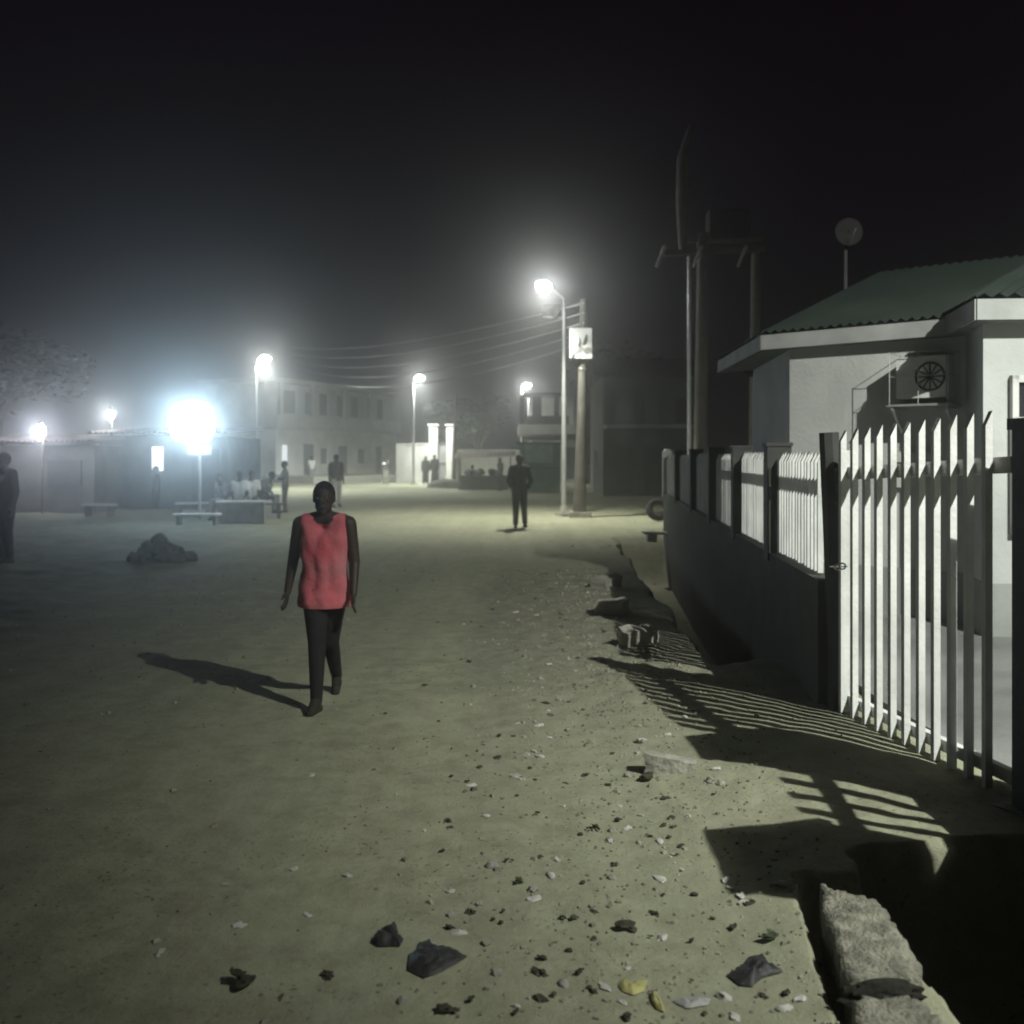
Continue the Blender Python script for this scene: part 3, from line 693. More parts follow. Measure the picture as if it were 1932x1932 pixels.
# big floodlight on a pole with a sign plate
fq = gp(375, 985); fz = at(0, 797, fq.y).z
fl = thing('floodlight', 'glaring square floodlight on a thin pole before the kiosk', 'floodlight', fq)
MB().tube([(0, .08, -.2), (0, .08, fz + .3)], [.045, .035], 10).build('pole', M_galv, fl, True)
MB().box((0, .06, at(0, 850, fq.y).z), (.62, .03, .24)).build('sign_plate', M_cloth, fl)
cs = MB().box((-.12, -.03, fz), (.96, .12, .9)).build('housing', M_dark, fl, bevel=.02)
lb = MB(); lb.ell((0, 0, 0), (1, 1, 1), None, 4)
for v_ in lb.bm.verts:
    c_ = v_.co; k_ = (abs(c_.x) ** 3.4 + abs(c_.z) ** 3.4 + 1e-9) ** (1 / 3.4); h_ = math.hypot(c_.x, c_.z); f_ = (h_ / k_) if k_ > 1e-3 else 1
    v_.co = Vector((c_.x * f_ * .56, c_.y * .16, c_.z * f_ * .52))
lb.bm.transform(Matrix.Translation((-.12, -.16, fz))); lb.build('lens', emit('flood_lens', (.66, .86, 1.0), 52), cs, True)
spot(fl, (-.12, -.45, fz), (.50, -.72, .45), 260, (.50, .78, 1.0), 150, .6, .35)

# ------------------------------------------------------------------ trees
def tree(x, y, h, r, label, n=900, seed=1):
    rnd = random.Random(seed); t = thing('tree', label, 'tree', (x, y, 0))
    b = MB(); b.tube([(0, 0, -.2), (.1, 0, h * .25), (-.1, .1, h * .5), (0, 0, h * .75)], [.26, .2, .14, .05], 9)
    cl_ = []
    for k in range(9):
        a = rnd.uniform(0, 6.28); e = Vector((math.cos(a) * r * rnd.uniform(.4, .8), math.sin(a) * r * rnd.uniform(.4, .8), h * rnd.uniform(.55, .92)))
        b.tube([(0, 0, h * rnd.uniform(.3, .5)), e * .6 + Vector((0, 0, h * .15)), e], [.09, .06, .02], 6); cl_.append((e, r * rnd.uniform(.28, .5)))
    b.build('trunk', M_bark, t, True)
    b = MB()
    for k in range(n):
        c, cr = rnd.choice(cl_); d = Vector((rnd.gauss(0, 1), rnd.gauss(0, 1), rnd.gauss(0, .8))).normalized() * cr * rnd.random() ** .4
        p = c + d; s_ = rnd.uniform(.10, .26); M = Matrix.Rotation(rnd.uniform(0, 6.28), 3, 'Z') @ Matrix.Rotation(rnd.uniform(-1.2, 1.2), 3, 'X')
        b.face([p + M @ Vector(q) * s_ for q in ((-1, 0, 0), (0, -.55, .1), (1.1, 0, 0), (0, .55, .1))])
    b.build('crown', M_leaf, t)
    return t
tree(-21.5, 41, 8.2, 3.6, 'dark spreading tree above the shops at the far left', 1500, 3)
tree(at(848, 0, 70).x, 70, 5.6, 1.9, 'small tree behind the white gate pillars', 900, 5)
tree(at(902, 0, 74).x, 74, 6.2, 2.4, 'round dark tree between the gate pillars and the balcony building', 1100, 8)
tree(at(1180, 0, 60).x, 60, 9.0, 3.6, 'tall dark tree behind the unlit building on the right', 1300, 9)

# ------------------------------------------------------------------ people
def remesh(bm_obj, voxel, smooth=3, factor=.5):
    bpy.context.view_layer.update()
    m = bm_obj.modifiers.new('r', 'REMESH'); m.mode = 'VOXEL'; m.voxel_size = voxel; m.use_smooth_shade = True
    if smooth:
        s_ = bm_obj.modifiers.new('s', 'SMOOTH'); s_.iterations = smooth; s_.factor = factor
    dg = bpy.context.evaluated_depsgraph_get(); dg.update()
    ev = bm_obj.evaluated_get(dg)
    me = bpy.data.meshes.new_from_object(ev); mats = list(bm_obj.data.materials)
    old = bm_obj.data; bm_obj.modifiers.clear(); bm_obj.data = me
    me.materials.clear()
    for x in mats: me.materials.append(x)
    bpy.data.meshes.remove(old)
    for p in me.polygons: p.use_smooth = True
    return bm_obj
STAND = dict(head=(0, -.012, .925), neck=(0, .0, .845), chest=(0, .005, .745), waist=(0, 0, .615), pelvis=(0, 0, .53),
             shl=(-.102, 0, .812), ell=(-.128, .012, .640), wrl=(-.134, -.030, .497), hnl=(-.136, -.045, .45),
             shr=(.102, 0, .812), elr=(.128, .012, .640), wrr=(.134, -.030, .497), hnr=(.136, -.045, .45),
             hpl=(-.048, 0, .515), knl=(-.052, -.012, .285), anl=(-.055, .012, .045), tol=(-.062, -.085, .018),
             hpr=(.048, 0, .515), knr=(.052, -.012, .285), anr=(.055, .012, .045), tor=(.062, -.085, .018))
SIT = dict(STAND); SIT.update(head=(0, -.05, .67), neck=(0, -.03, .59), chest=(0, -.02, .49), waist=(0, .0, .37), pelvis=(0, .03, .285),
             shl=(-.10, -.02, .555), ell=(-.125, -.03, .385), wrl=(-.07, -.14, .30), hnl=(-.05, -.18, .285),
             shr=(.10, -.02, .555), elr=(.125, -.03, .385), wrr=(.07, -.14, .30), hnr=(.05, -.18, .285),
             hpl=(-.05, .02, .275), knl=(-.065, -.215, .285), anl=(-.06, -.20, .045), tol=(-.06, -.30, .018),
             hpr=(.05, .02, .275), knr=(.065, -.215, .285), anr=(.06, -.20, .045), tor=(.06, -.30, .018))
M_skin = mat('dark_skin', (.045, .030, .022), .55, .2, 8, .05, 60)
M_hair = mat('black_hair', (.010, .009, .009), .8, .3, 40, .4, 120)
def cloth(name, c): return mat('cloth_' + name, c, .9, .22, 10, .25, 40)
def person(label, loc, rz, H, pose, skin_detail=.012, top=None, bottom=None, robe=None, sleeves='short', legs='long', shoes=None, hem=.50, tank=False, hair=True, face=False, cap=None, group=None, cat='person'):
    J = {k: Vector(v) * H for k, v in pose.items()}
    b = MB()
    # head
    hc = J['head']; up = (J['head'] - J['neck']).normalized()
    b.ell(hc + up * .012 * H, (.047 * H, .058 * H, .063 * H)); b.ell(hc + Vector((0, -.012 * H, -.030 * H)), (.039 * H, .044 * H, .041 * H))
    b.ell(hc + Vector((0, -.060 * H, -.008 * H)), (.009 * H, .012 * H, .014 * H), sub=1)
    for s_ in (-1, 1): b.ell(hc + Vector((s_ * .047 * H, .004 * H, -.004 * H)), (.006 * H, .012 * H, .018 * H), sub=1)
    if face:
        b.ell(hc + Vector((0, -.0545 * H, -.035 * H)), (.017 * H, .007 * H, .007 * H), sub=2)
        b.ell(hc + Vector((0, -.046 * H, .016 * H)), (.036 * H, .010 * H, .007 * H), sub=2)
        b.ell(hc + Vector((0, -.040 * H, -.058 * H)), (.018 * H, .014 * H, .012 * H), sub=2)
        for s_ in (-1, 1): b.ell(hc + Vector((s_ * .012 * H, -.058 * H, -.014 * H)), (.008 * H, .008 * H, .007 * H), sub=1)
    b.cap(J['neck'] - up * .01 * H, hc - up * .03 * H, .034 * H, .031 * H)
    for s_, a in (('l', -1), ('r', 1)):
        o = Vector((a * .036 * H, 0, 0))
        b.cap(J['pelvis'] + o * 1.15, J['waist'] + o * .95, .058 * H, .050 * H); b.cap(J['waist'] + o * .95, J['chest'] + o * 1.3, .050 * H, .058 * H)
        b.cap(J['chest'] + o * 1.4, J['sh' + s_] * .8 + J['neck'] * .2, .056 * H, .035 * H); b.cap(J['neck'], J['sh' + s_], .034 * H, .036 * H)
        b.cap(J['sh' + s_], J['el' + s_], .036 * H, .026 * H); b.cap(J['el' + s_], J['wr' + s_], .026 * H, .0165 * H)
        b.cap(J['hp' + s_], J['kn' + s_], .057 * H, .034 * H); b.cap(J['kn' + s_], J['an' + s_], .034 * H, .021 * H)
        kmid = J['kn' + s_].lerp(J['an' + s_], .28); b.ell(kmid + Vector((0, .010 * H, 0)), (.030 * H, .033 * H, .06 * H))
        he = J['an' + s_] + (J['an' + s_] - J['to' + s_]).normalized() * .022 * H; he.z = min(he.z, J['an' + s_].z - .012 * H); he.z = max(he.z, .014 * H)
        b.cap(J['an' + s_], he, .021 * H, .018 * H, 1); b.cap(he, J['to' + s_], .017 * H, .014 * H, 1); b.cap(J['an' + s_], J['to' + s_], .02 * H, .013 * H, 1)
        # hand: palm, four bent fingers, thumb
        wr, hn = J['wr' + s_], J['hn' + s_]; d = (hn - wr).normalized()
        side = Vector((0, -1, 0)); side = (side - d * side.dot(d))
        side = side.normalized() if side.length > .1 else Vector((0, 0, 1))
        pn = d.cross(side).normalized() * (a)            # back of the hand, outwards
        pl = .052 * H
        M = Matrix((side, pn, d)).transposed()
        b.ell(wr + d * pl * .55, (.023 * H, .0105 * H, .034 * H), M)
        for k, ln in enumerate((.040, .046, .043, .033)):
            off = side * ((1.5 - k) * .0122 * H); r_ = max(.0058 * H, .0085)
            p0 = wr + d * pl * .85 + off; p1_ = p0 + (d * .9 - pn * .15 + side * (1.5 - k) * .05).normalized() * ln * H * .55; p2_ = p1_ + (d * .85 - pn * .5).normalized() * ln * H * .5
            b.cap(p0, p1_, r_, r_ * .95, 1); b.cap(p1_, p2_, r_ * .95, r_ * .8, 1)
        t0 = wr + d * pl * .3 + side * .018 * H; t1 = t0 + (side * .75 + d * .75 - pn * .2).normalized() * .026 * H; t2 = t1 + (d * .95 + side * .15 - pn * .25).normalized() * .022 * H
        b.cap(t0, t1, .0085 * H, .0075 * H, 1); b.cap(t1, t2, .0075 * H, .006 * H, 1)
    body = b.build('person', M_skin); remesh(body, skin_detail, 2)
    body.location = loc; body.rotation_euler = (0, 0, rz); tag(body, label, cat, group)
    vx = max(skin_detail, .012)
    def shell(bm, name, m, cuts=(), sm_=3, holes=()):
        o = bm.build(name, m, body); o.parent = None; remesh(o, vx, sm_); o.parent = body
        if cuts or holes:
            x = bmesh.new(); x.from_mesh(o.data)
            for co, no in cuts:
                bmesh.ops.bisect_plane(x, geom=x.verts[:] + x.edges[:] + x.faces[:], plane_co=co, plane_no=no, clear_outer=True)
            for c, r3 in holes:
                dl = [v for v in x.verts if ((v.co.x - c[0]) / r3[0]) ** 2 + ((v.co.y - c[1]) / r3[1]) ** 2 + ((v.co.z - c[2]) / r3[2]) ** 2 < 1]
                bmesh.ops.delete(x, geom=dl, context='VERTS')
            for v in x.verts:
                fold = noise.noise(Vector((v.co.x * 17 + v.co.z * 5, v.co.y * 6, v.co.z * 4.5))) + .6 * noise.noise(Vector((v.co.x * 8 - v.co.z * 13, v.co.y * 5, v.co.z * 9)))
                n_ = Vector((v.co.x, v.co.y, 0)); n_ = n_.normalized() if n_.length > .01 else Vector((0, 1, 0))
                v.co += n_ * (.012 * (fold + .55) if tank else .008 * fold)
            x.to_mesh(o.data); x.free()
            for p in o.data.polygons: p.use_smooth = True
        return o
    g_ = .012
    if top is not None:
        x = MB(); seat = pose['kn' + 'l'][1] < -.15
        hz0 = (J['pelvis'].z - .05 * H) if not robe else .06 * H
        for s_, a in (('l', -1), ('r', 1)):
            o = Vector((a * .036 * H, 0, 0))
            fl_ = 1.25 if tank else 1.15
            x.cap(J['pelvis'] + o * fl_ + Vector((0, 0, -.06 * H if not seat else 0)), J['waist'] + o, (.068 if tank else .060) * H + g_, (.053 if tank else .053) * H + g_); x.cap(J['waist'] + o, J['chest'] + o * 1.3, .053 * H + g_, .058 * H + g_)
            x.cap(J['chest'] + o * 1.4, J['sh' + s_] * (.72 if tank else .85) + J['neck'] * (.28 if tank else .15), .057 * H + g_, (.034 if tank else .036) * H + g_ * .6); x.cap(J['neck'] * .75 + J['sh' + s_] * .25 - Vector((0, 0, .01 * H)), J['sh' + s_] * .75 + J['neck'] * .25, .033 * H + g_ * .6, .034 * H + g_ * .6)
            if not tank:
                e_ = J['el' + s_] if sleeves == 'short' else J['wr' + s_]
                if sleeves == 'short':
                    x.ell(J['sh' + s_], (.036 * H + g_,) * 3); x.tube([J['sh' + s_], J['sh' + s_].lerp(J['el' + s_], .75)], [.037 * H + g_, .036 * H + g_], 14)
                else:
                    x.cap(J['sh' + s_], J['el' + s_], .037 * H + g_, .03 * H + g_); x.tube([J['el' + s_], J['wr' + s_]], [.03 * H + g_, .024 * H + g_], 14)
        if tank:
            x.cap(J['waist'] + Vector((0, -.012 * H, 0)), J['chest'] + Vector((0, -.010 * H, -.02 * H)), .052 * H + g_ * .8, .056 * H + g_ * .8); x.cap(J['waist'], J['pelvis'] + Vector((0, -.012 * H, -.03 * H)), .056 * H + g_ * .8, .070 * H)
            x.cap(J['pelvis'] + Vector((-.03 * H, -.028 * H, -.07 * H)), J['pelvis'] + Vector((.03 * H, -.028 * H, -.07 * H)), .075 * H, .075 * H)
        if robe:
            x.tube([J['waist'], J['pelvis'], (J['anl'] + J['anr']) / 2 + Vector((0, 0, .03 * H))], [.088 * H, .10 * H, .125 * H], 18)
        cuts = [] if robe else [((0, 0, J['pelvis'].z - (.53 - hem) * H), (0, 0, -1))]
        cuts.append((J['neck'] + Vector((0, 0, .018 * H)), (0, .25, 1)))
        hol = []
        if tank:
            cuts += [((-.094 * H, 0, J['shl'].z), (-1, 0, .1)), ((.094 * H, 0, J['shr'].z), (1, 0, .1))]
            hol = [((0, -.075 * H, J['neck'].z - .004 * H), (.046 * H, .075 * H, .034 * H)), ((0, 0, J['neck'].z + .02 * H), (.05 * H, .06 * H, .035 * H))]
        shell(x, 'robe' if robe else 'vest' if tank else 'shirt', top, cuts, 3, hol)
    if bottom is not None:
        x = MB()
        for s_, a in (('l', -1), ('r', 1)):
            o = Vector((a * .036 * H, 0, 0))
            x.cap(J['pelvis'] + o, J['pelvis'] + o * 1.2 + Vector((0, 0, .03 * H)), (.062 if not tank else .058) * H + g_ * .5, (.056 if not tank else .048) * H + g_ * .5)
            if legs == 'slim':
                x.cap(J['hp' + s_], J['kn' + s_], .058 * H + g_ * .5, .037 * H + g_ * .5); x.cap(J['kn' + s_], J['an' + s_], .037 * H + g_ * .5, .026 * H); x.ell(J['kn' + s_].lerp(J['an' + s_], .28) + Vector((0, .010 * H, 0)), (.034 * H, .037 * H, .06 * H))
            elif legs == 'long':
                x.cap(J['hp' + s_], J['kn' + s_], .060 * H + g_ * .5, .042 * H + g_ * .5); x.tube([J['kn' + s_], J['an' + s_]], [.042 * H + g_ * .5, .036 * H], 14)
            else:
                x.ell(J['hp' + s_], (.058 * H + g_ * .5,) * 3); x.tube([J['hp' + s_], J['hp' + s_].lerp(J['kn' + s_], .80)], [.058 * H + g_ * .5, .043 * H + g_ * .5], 14)
        shell(x, 'shorts' if legs == 'short' else 'trousers', bottom)
    if hair:
        x = MB(); x.ell(hc + up * .016 * H + Vector((0, .004 * H, 0)), (.0505 * H, .061 * H, .0635 * H), sub=3)
        pl_ = hc + Vector((0, -.035 * H, .028 * H))
        bmesh.ops.bisect_plane(x.bm, geom=x.bm.verts[:] + x.bm.edges[:] + x.bm.faces[:], plane_co=pl_, plane_no=Vector((0, -.75, -.65)), clear_outer=True)
        x.build('cap' if cap else 'hair', cap or M_hair, body, True)
    if face:
        for s_ in (-1, 1):
            x = MB(); x.ell(hc + Vector((s_ * .019 * H, -.0505 * H, .004 * H)), (.008 * H, .006 * H, .006 * H)); x.build('eye', mat('eye', (.10, .09, .08), .3, .1, 3, 0), body, True)
    if shoes is not None:
        for s_ in 'lr':
            x = MB(); an, to = J['an' + s_], J['to' + s_]; bk = an + (an - to) * .25; bk.z = min(bk.z, an.z); fw = to
            x.cap(Vector((bk.x, bk.y, max(.02 * H, an.z - .03 * H))), fw, .024 * H, .019 * H, 1); x.cap(an + Vector((0, 0, .005 * H)), an.lerp(fw, .6), .026 * H, .02 * H, 1)
            shell(x, 'shoe', shoes, (), 1)
    return body

# the boy in the red vest, mid-stride towards the camera (image left = his right)
boy = dict(STAND)
boy.update(head=(0, -.01, .925), hpl=(-.042, -.005, .515), knl=(-.010, -.115, .300), anl=(.000, -.185, .058), tol=(-.012, -.275, .030),
           hpr=(.046, .005, .515), knr=(.020, .030, .285), anr=(.018, .205, .085), tor=(.026, .125, .018),
           shl=(-.108, 0, .812), ell=(-.148, .045, .652), wrl=(-.166, .00, .505), hnl=(-.166, -.03, .46),
           shr=(.108, 0, .812), elr=(.134, .0, .640), wrr=(.140, -.065, .505), hnr=(.142, -.09, .46))
person('boy in a red vest walking towards the camera along the dirt road', (-1.285, 6.72, 0.0), R(0), 1.53, boy, .0075,
       top=mat('red_vest', (.60, .085, .115), .9, .35, 4.5, .3, 40, col2=(.52, .21, .23)), bottom=cloth('black', (.016, .016, .017)), legs='slim', tank=True, hem=.445, face=True, shoes=cloth('sandal', (.03, .025, .02)))
# man in dark clothes
man = dict(STAND); man.update(elr=(.165, .03, .645), wrr=(.115, -.06, .55), hnr=(.085, -.085, .525), ell=(-.14, .02, .645), wrl=(-.125, -.10, .56), hnl=(-.115, -.14, .555),
           knl=(-.055, -.05, .285), anl=(-.06, -.07, .045), tol=(-.075, -.165, .018), knr=(.065, .02, .288), anr=(.085, .09, .055), tor=(.10, .01, .018))
q = gp(980, 996)
DK = cloth('dark', (.022, .022, .024))
person('man in dark long sleeves walking near the foot of the tallest lamp', (q.x, q.y, 0), R(6), 1.76, man, .012, top=DK, bottom=DK, sleeves='long', shoes=DK)
# person at the left edge
q = gp(10, 1068)
person('dark figure standing at the left edge of the picture', (q.x, q.y, .05), R(-30), 1.72, STAND, .013, top=cloth('navy', (.02, .022, .03)), bottom=DK, sleeves='long', shoes=DK)
# group on benches before the floodlight
WT = cloth('white', (.62, .62, .60)); GY = cloth('grey', (.16, .16, .16)); BR = cloth('brown', (.10, .09, .075))
def sit(u, v, rz, label, top, H=1.68, seat=.44, pose=None):
    q = gp(u, v); return person(label, (q.x, q.y, seat - .235 * H + .02), rz, H, pose or SIT, .02, top=top, bottom=GY, sleeves='short', shoes=DK, cap=None)
s1 = dict(SIT); s1.update(head=(0, -.13, .645), neck=(0, -.10, .575), chest=(0, -.06, .48))
sit(423, 985, R(-20), 'person sitting hunched on the bench nearest the floodlight', GY, pose=s1)
sit(452, 981, R(10), 'person in a white shirt sitting on the bench, left of two', WT)
sit(474, 978, R(20), 'person in a white shirt sitting on the bench, right of two', WT)
sit(500, 972, R(75), 'dark dressed person sitting at the right end of the bench, knees to the road', BR, pose=s1)
# benches
def bench(u, v, L, rz, label, m=M_wood, h=.42):
    q = gp(u, v); t = thing('bench', label, 'bench', (q.x, q.y, 0), rz, 'benches before the floodlight')
    MB().box((0, 0, h), (L, .34, .05)).build('seat', m, t)
    for s_ in (-1, 1): MB().box((s_ * (L / 2 - .12), 0, h / 2 - .03), (.07, .30, h)).build('leg', M_wood, t)
    return t
bench(452, 981, 2.3, R(18), 'long wooden bench carrying the seated group')
MB_t = gp(470, 985)
t = thing('crate', 'grey wooden box in front of the seated group', 'crate', (MB_t.x, MB_t.y - .75, 0), R(12))
MB().box((0, 0, .27), (1.15, .5, .54)).build('body', M_cloth, t); MB().box((0, 0, .565), (1.22, .56, .04)).build('lid', M_slab, t)
bench(366, 973, 1.0, R(8), 'white topped bench under the floodlight, farther of two', M_white, .36)
bench(372, 994, 1.1, R(4), 'white topped bench under the floodlight, nearer of two', M_white, .30)
bench(188, 975, .9, R(-4), 'small pale bench alone before the kiosk', M_slab, .34)
# standing people further on
carry = dict(STAND); carry.update(ell=(-.15, -.06, .66), wrl=(-.10, -.16, .66), hnl=(-.07, -.2, .66), elr=(.13, -.07, .66), wrr=(.06, -.17, .66), hnr=(.03, -.21, .66))
q = gp(538, 968)
person('person standing with a white bundle beside the seated group', (q.x, q.y, 0), R(-80), 1.58, carry, .02, top=GY, bottom=BR, sleeves='short', shoes=DK)
b = MB(); b.ell((0, 0, 0), (.34, .2, .12), None, 3)
for v_ in b.bm.verts: v_.co += v_.co.normalized() * .09 * noise.noise(v_.co * 6)
ob = b.build('bundle', WT, None, True); ob.location = (q.x - .34, q.y - .02, 1.06); tag(ob, 'white cloth bundle held by the person beside the seated group', 'bundle')
q = gp(634, 957)
person('person in a dark top and pale trousers walking behind the boy', (q.x, q.y, 0), R(25), 1.78, dict(man, wrl=STAND['wrl'], hnl=STAND['hnl'], ell=STAND['ell'], elr=STAND['elr'], wrr=STAND['wrr'], hnr=STAND['hnr']), .02, top=BR, bottom=cloth('pale', (.50, .50, .47)), sleeves='short', shoes=DK)
q = gp(588, 911)
person('person in a white shirt standing before the two storey block', (q.x, q.y, 0), R(30), 1.75, STAND, .03, top=WT, bottom=GY, sleeves='short', shoes=DK)
q = gp(727, 914)
phone = dict(STAND); phone.update(ell=(-.13, -.03, .66), wrl=(-.06, -.14, .72), hnl=(-.03, -.17, .74))
ph = person('person holding up a lit phone before the two storey block', (q.x, q.y, 0), R(10), 1.72, phone, .03, top=GY, bottom=cloth('pale', (.5, .5, .47)), sleeves='short', shoes=DK)
b = MB(); b.box((0, 0, 0), (.16, .02, .10)); ob = b.build('phone', emit('phone_glow', (.9, .97, 1), 3.0)); ob.location = (q.x - .02, q.y - .36, 1.30); tag(ob, 'lit phone screen held by the person before the two storey block', 'phone')
q = gp(803, 914)
person('person in a dark gown, left one of the pair before the white pillars', (q.x, q.y, 0), R(0), 1.74, STAND, .03, top=DK, bottom=DK, robe=True, sleeves='long', shoes=DK)
q = gp(820, 915)
person('person in a dark gown, right one of the pair before the white pillars', (q.x, q.y, 0), R(-10), 1.84, STAND, .03, top=DK, bottom=DK, robe=True, sleeves='long', shoes=DK)
# head of the seller in the lit kiosk window
q = at(299, 880, 30.9)
person('seller seen dark against the bright kiosk window', (q.x, 30.72, -.26), R(-60), 1.68, STAND, .02, top=DK, bottom=DK, sleeves='short', shoes=DK)

# market stall right of the leaning pole
q = gp(915, 925)
st = thing('market_stall', 'dark market stall with a sloping awning left of the walking man', 'stall', (q.x, q.y, 0))
for x in (-1.3, 1.3):
    for y in (-.6, .9): MB().tube([(x, y, -.05), (x, y, 1.75 + (.15 if y > 0 else 0))], .035, 8).build('post', M_wood, st)
b = MB(); sheet(b, ((-1.55, -.9, 1.62), (1.55, -.9, 1.74), (1.55, 1.15, 2.0), (-1.55, 1.15, 1.9)), 14, .02); b.build('awning', M_rust, st)
MB().box((0, 0, .72), (2.5, .9, .06)).build('table_top', M_wood, st)
MB().box((0, -.4, .36), (2.4, .03, .66)).build('front_board', M_shop, st)
q2 = gp(890, 922); person('person sitting in dark clothes at the left end of the market stall', (q2.x, q2.y - .2, .03), R(40), 1.68, SIT, .03, top=DK, bottom=DK, shoes=DK)
b = thing('stool', 'low stool under the person at the market stall', 'stool', (q2.x, q2.y - .2, 0))
MB().box((0, .05, .38), (.36, .34, .05)).build('seat', M_wood, b)
for i in (-1, 1):
    for j in (-1, 1): MB().box((i * .14, .05 + j * .12, .18), (.04, .04, .36)).build('leg', M_wood, b)
q2 = gp(944, 926); person('person standing in dark clothes at the right end of the market stall', (q2.x, q2.y, 0), R(-60), 1.66, STAND, .03, top=BR, bottom=DK, shoes=DK)
for k, (dx, lab) in enumerate(((-.8, 'leftmost sack on the market stall table'), (-.25, 'middle sack on the market stall table'), (.4, 'rightmost sack on the market stall table'))):
    b = MB(); b.ell((0, 0, .16), (.26, .2, .19), None, 3)
    for v_ in b.bm.verts: v_.co += v_.co.normalized() * .05 * noise.noise(v_.co * 5 + Vector((k, 0, 0)))
    ob = b.build('sack', GY, None, True); ob.location = (q.x + dx, q.y + .05, .755); tag(ob, lab, 'sack', 'sacks on the market stall')

# motorcycle beyond the walking man
def motorcycle(loc, rz, label):
    t = thing('motorcycle', label, 'motorcycle', loc, rz)
    for x in (-.62, .66):
        wh = MB().torus((x, 0, .30), .245, .055, 'Y', 28, 10).build('wheel', M_rubber, t, True)
        b = MB().torus((x, 0, .30), .185, .014, 'Y', 24, 6)
        for k in range(8): b.tube([(x, 0, .3), (x + .185 * math.cos(k * .785), 0, .3 + .185 * math.sin(k * .785))], .006, 5)
        b.build('rim', M_chrome, wh)
    b = MB(); b.tube([(-.62, .07, .3), (-.15, .08, .42), (.30, .05, .78)], .022, 8); b.tube([(-.62, -.07, .3), (-.15, -.08, .42), (.30, -.05, .78)], .022, 8); b.tube([(-.55, 0, .62), (.3, 0, .72)], .024, 8); b.tube([(-.15, 0, .4), (.28, 0, .45), (.33, 0, .8)], .02, 8); b.build('frame', M_dark, t)
    b = MB(); b.tube([(.66, .07, .3), (.36, .07, .86)], .02, 8); b.tube([(.66, -.07, .3), (.36, -.07, .86)], .02, 8); b.build('fork', M_chrome, t)
    b = MB(); b.box((.05, 0, .45), (.34, .26, .28)); b.tube([(.12, 0, .5), (.18, 0, .72)], .09, 10); b.build('engine', M_dark, t, bevel=.03)
    b = MB(); b.ell((.10, 0, .80), (.27, .14, .11), None, 3); b.build('tank', mat('tank_red', (.20, .03, .03), .25, .1, 3, 0, spec=.6), t, True)
    b = MB(); b.box((-.38, 0, .76), (.62, .25, .09)); b.build('saddle', M_rubber, t, bevel=.03)
    b = MB(); b.tube([(.30, -.36, .98), (.38, -.15, .95), (.38, .15, .95), (.30, .36, .98)], .014, 8)
    for s_ in (-1, 1): b.tube([(.33, s_ * .28, .96), (.36, s_ * .34, 1.14)], .007, 6); b.ell((.36, s_ * .35, 1.17), (.012, .06, .04))
    b.build('handlebar', M_chrome, t)
    MB().ell((.50, 0, .84), (.07, .085, .085)).build('headlight', M_chrome, t, True)
    MB().tube([(.1, -.13, .3), (-.3, -.15, .28), (-.8, -.16, .36)], [.022, .035, .042], 10).build('exhaust', M_chrome, t, True)
    b = MB(); b.tube([(-.86, 0, .44), (-.74, 0, .60), (-.58, 0, .62)], .07, 8); b.build('rear_mudguard', M_dark, t)
    b = MB(); b.tube([(.93, 0, .44), (.80, 0, .60), (.60, 0, .62)], .055, 8); b.build('front_mudguard', M_chrome, t)
    return t
q = gp(1022, 919); motorcycle((q.x, q.y, 0), R(-24), 'parked motorcycle with glinting chrome right of the walking man')

# ------------------------------------------------------------------ verge objects by the long fence
q = gp(1242, 985)
b = MB(); b.torus((0, 0, .33), .235, .095, 'Y', 30, 10, rot=Matrix.Rotation(R(62), 3, 'X'))
ob = b.build('tyre', M_rubber, None, True); ob.location = (q.x, q.y, 0); tag(ob, 'old tyre leaning at the far end of the fence', 'tyre')
for (u, v, h_, lab, w_) in ((1259, 985, 1.88, 'white painted post standing beside the old tyre', .16), (1277, 1000, 1.72, 'grey painted post standing right of the old tyre', .17)):
    q = gp(u, v); b = MB(); b.box((0, 0, h_ / 2 - .1), (w_, w_, h_ + .2)); b.box((0, 0, h_ + .01), (w_ * .7, w_ * .7, .03)); ob = b.build('post', M_white if u < 1265 else M_cloth, None, bevel=.01); ob.location = (q.x, q.y, 0); tag(ob, lab, 'post')
q = gp(1255, 1022); b = MB(); b.box((0, 0, .17), (.92, .30, .05)); b.box((-.28, 0, .07), (.18, .24, .16)); b.box((.30, 0, .07), (.18, .24, .16))
ob = b.build('plank', M_slab, None, bevel=.008); ob.location = (q.x, q.y, 0); ob.rotation_euler = (0, R(2), R(3)); tag(ob, 'plank laid on two blocks by the fence, below the old tyre', 'plank')

yp = MB(); yp.poly([(2.45, 3.4, .165), (9.5, 3.4, .165), (9.5, 8.9, .165), (3.0, 9.8, .165), (fence_x(8.6) + .12, 8.6, .165), (2.28, 6.0, .165)], (0, 0, .03))
tag(yp.build('yard_paving', mat('yard_concrete', (.20, .205, .20), .9, .35, 1.5, .4, 22)), kind='structure')
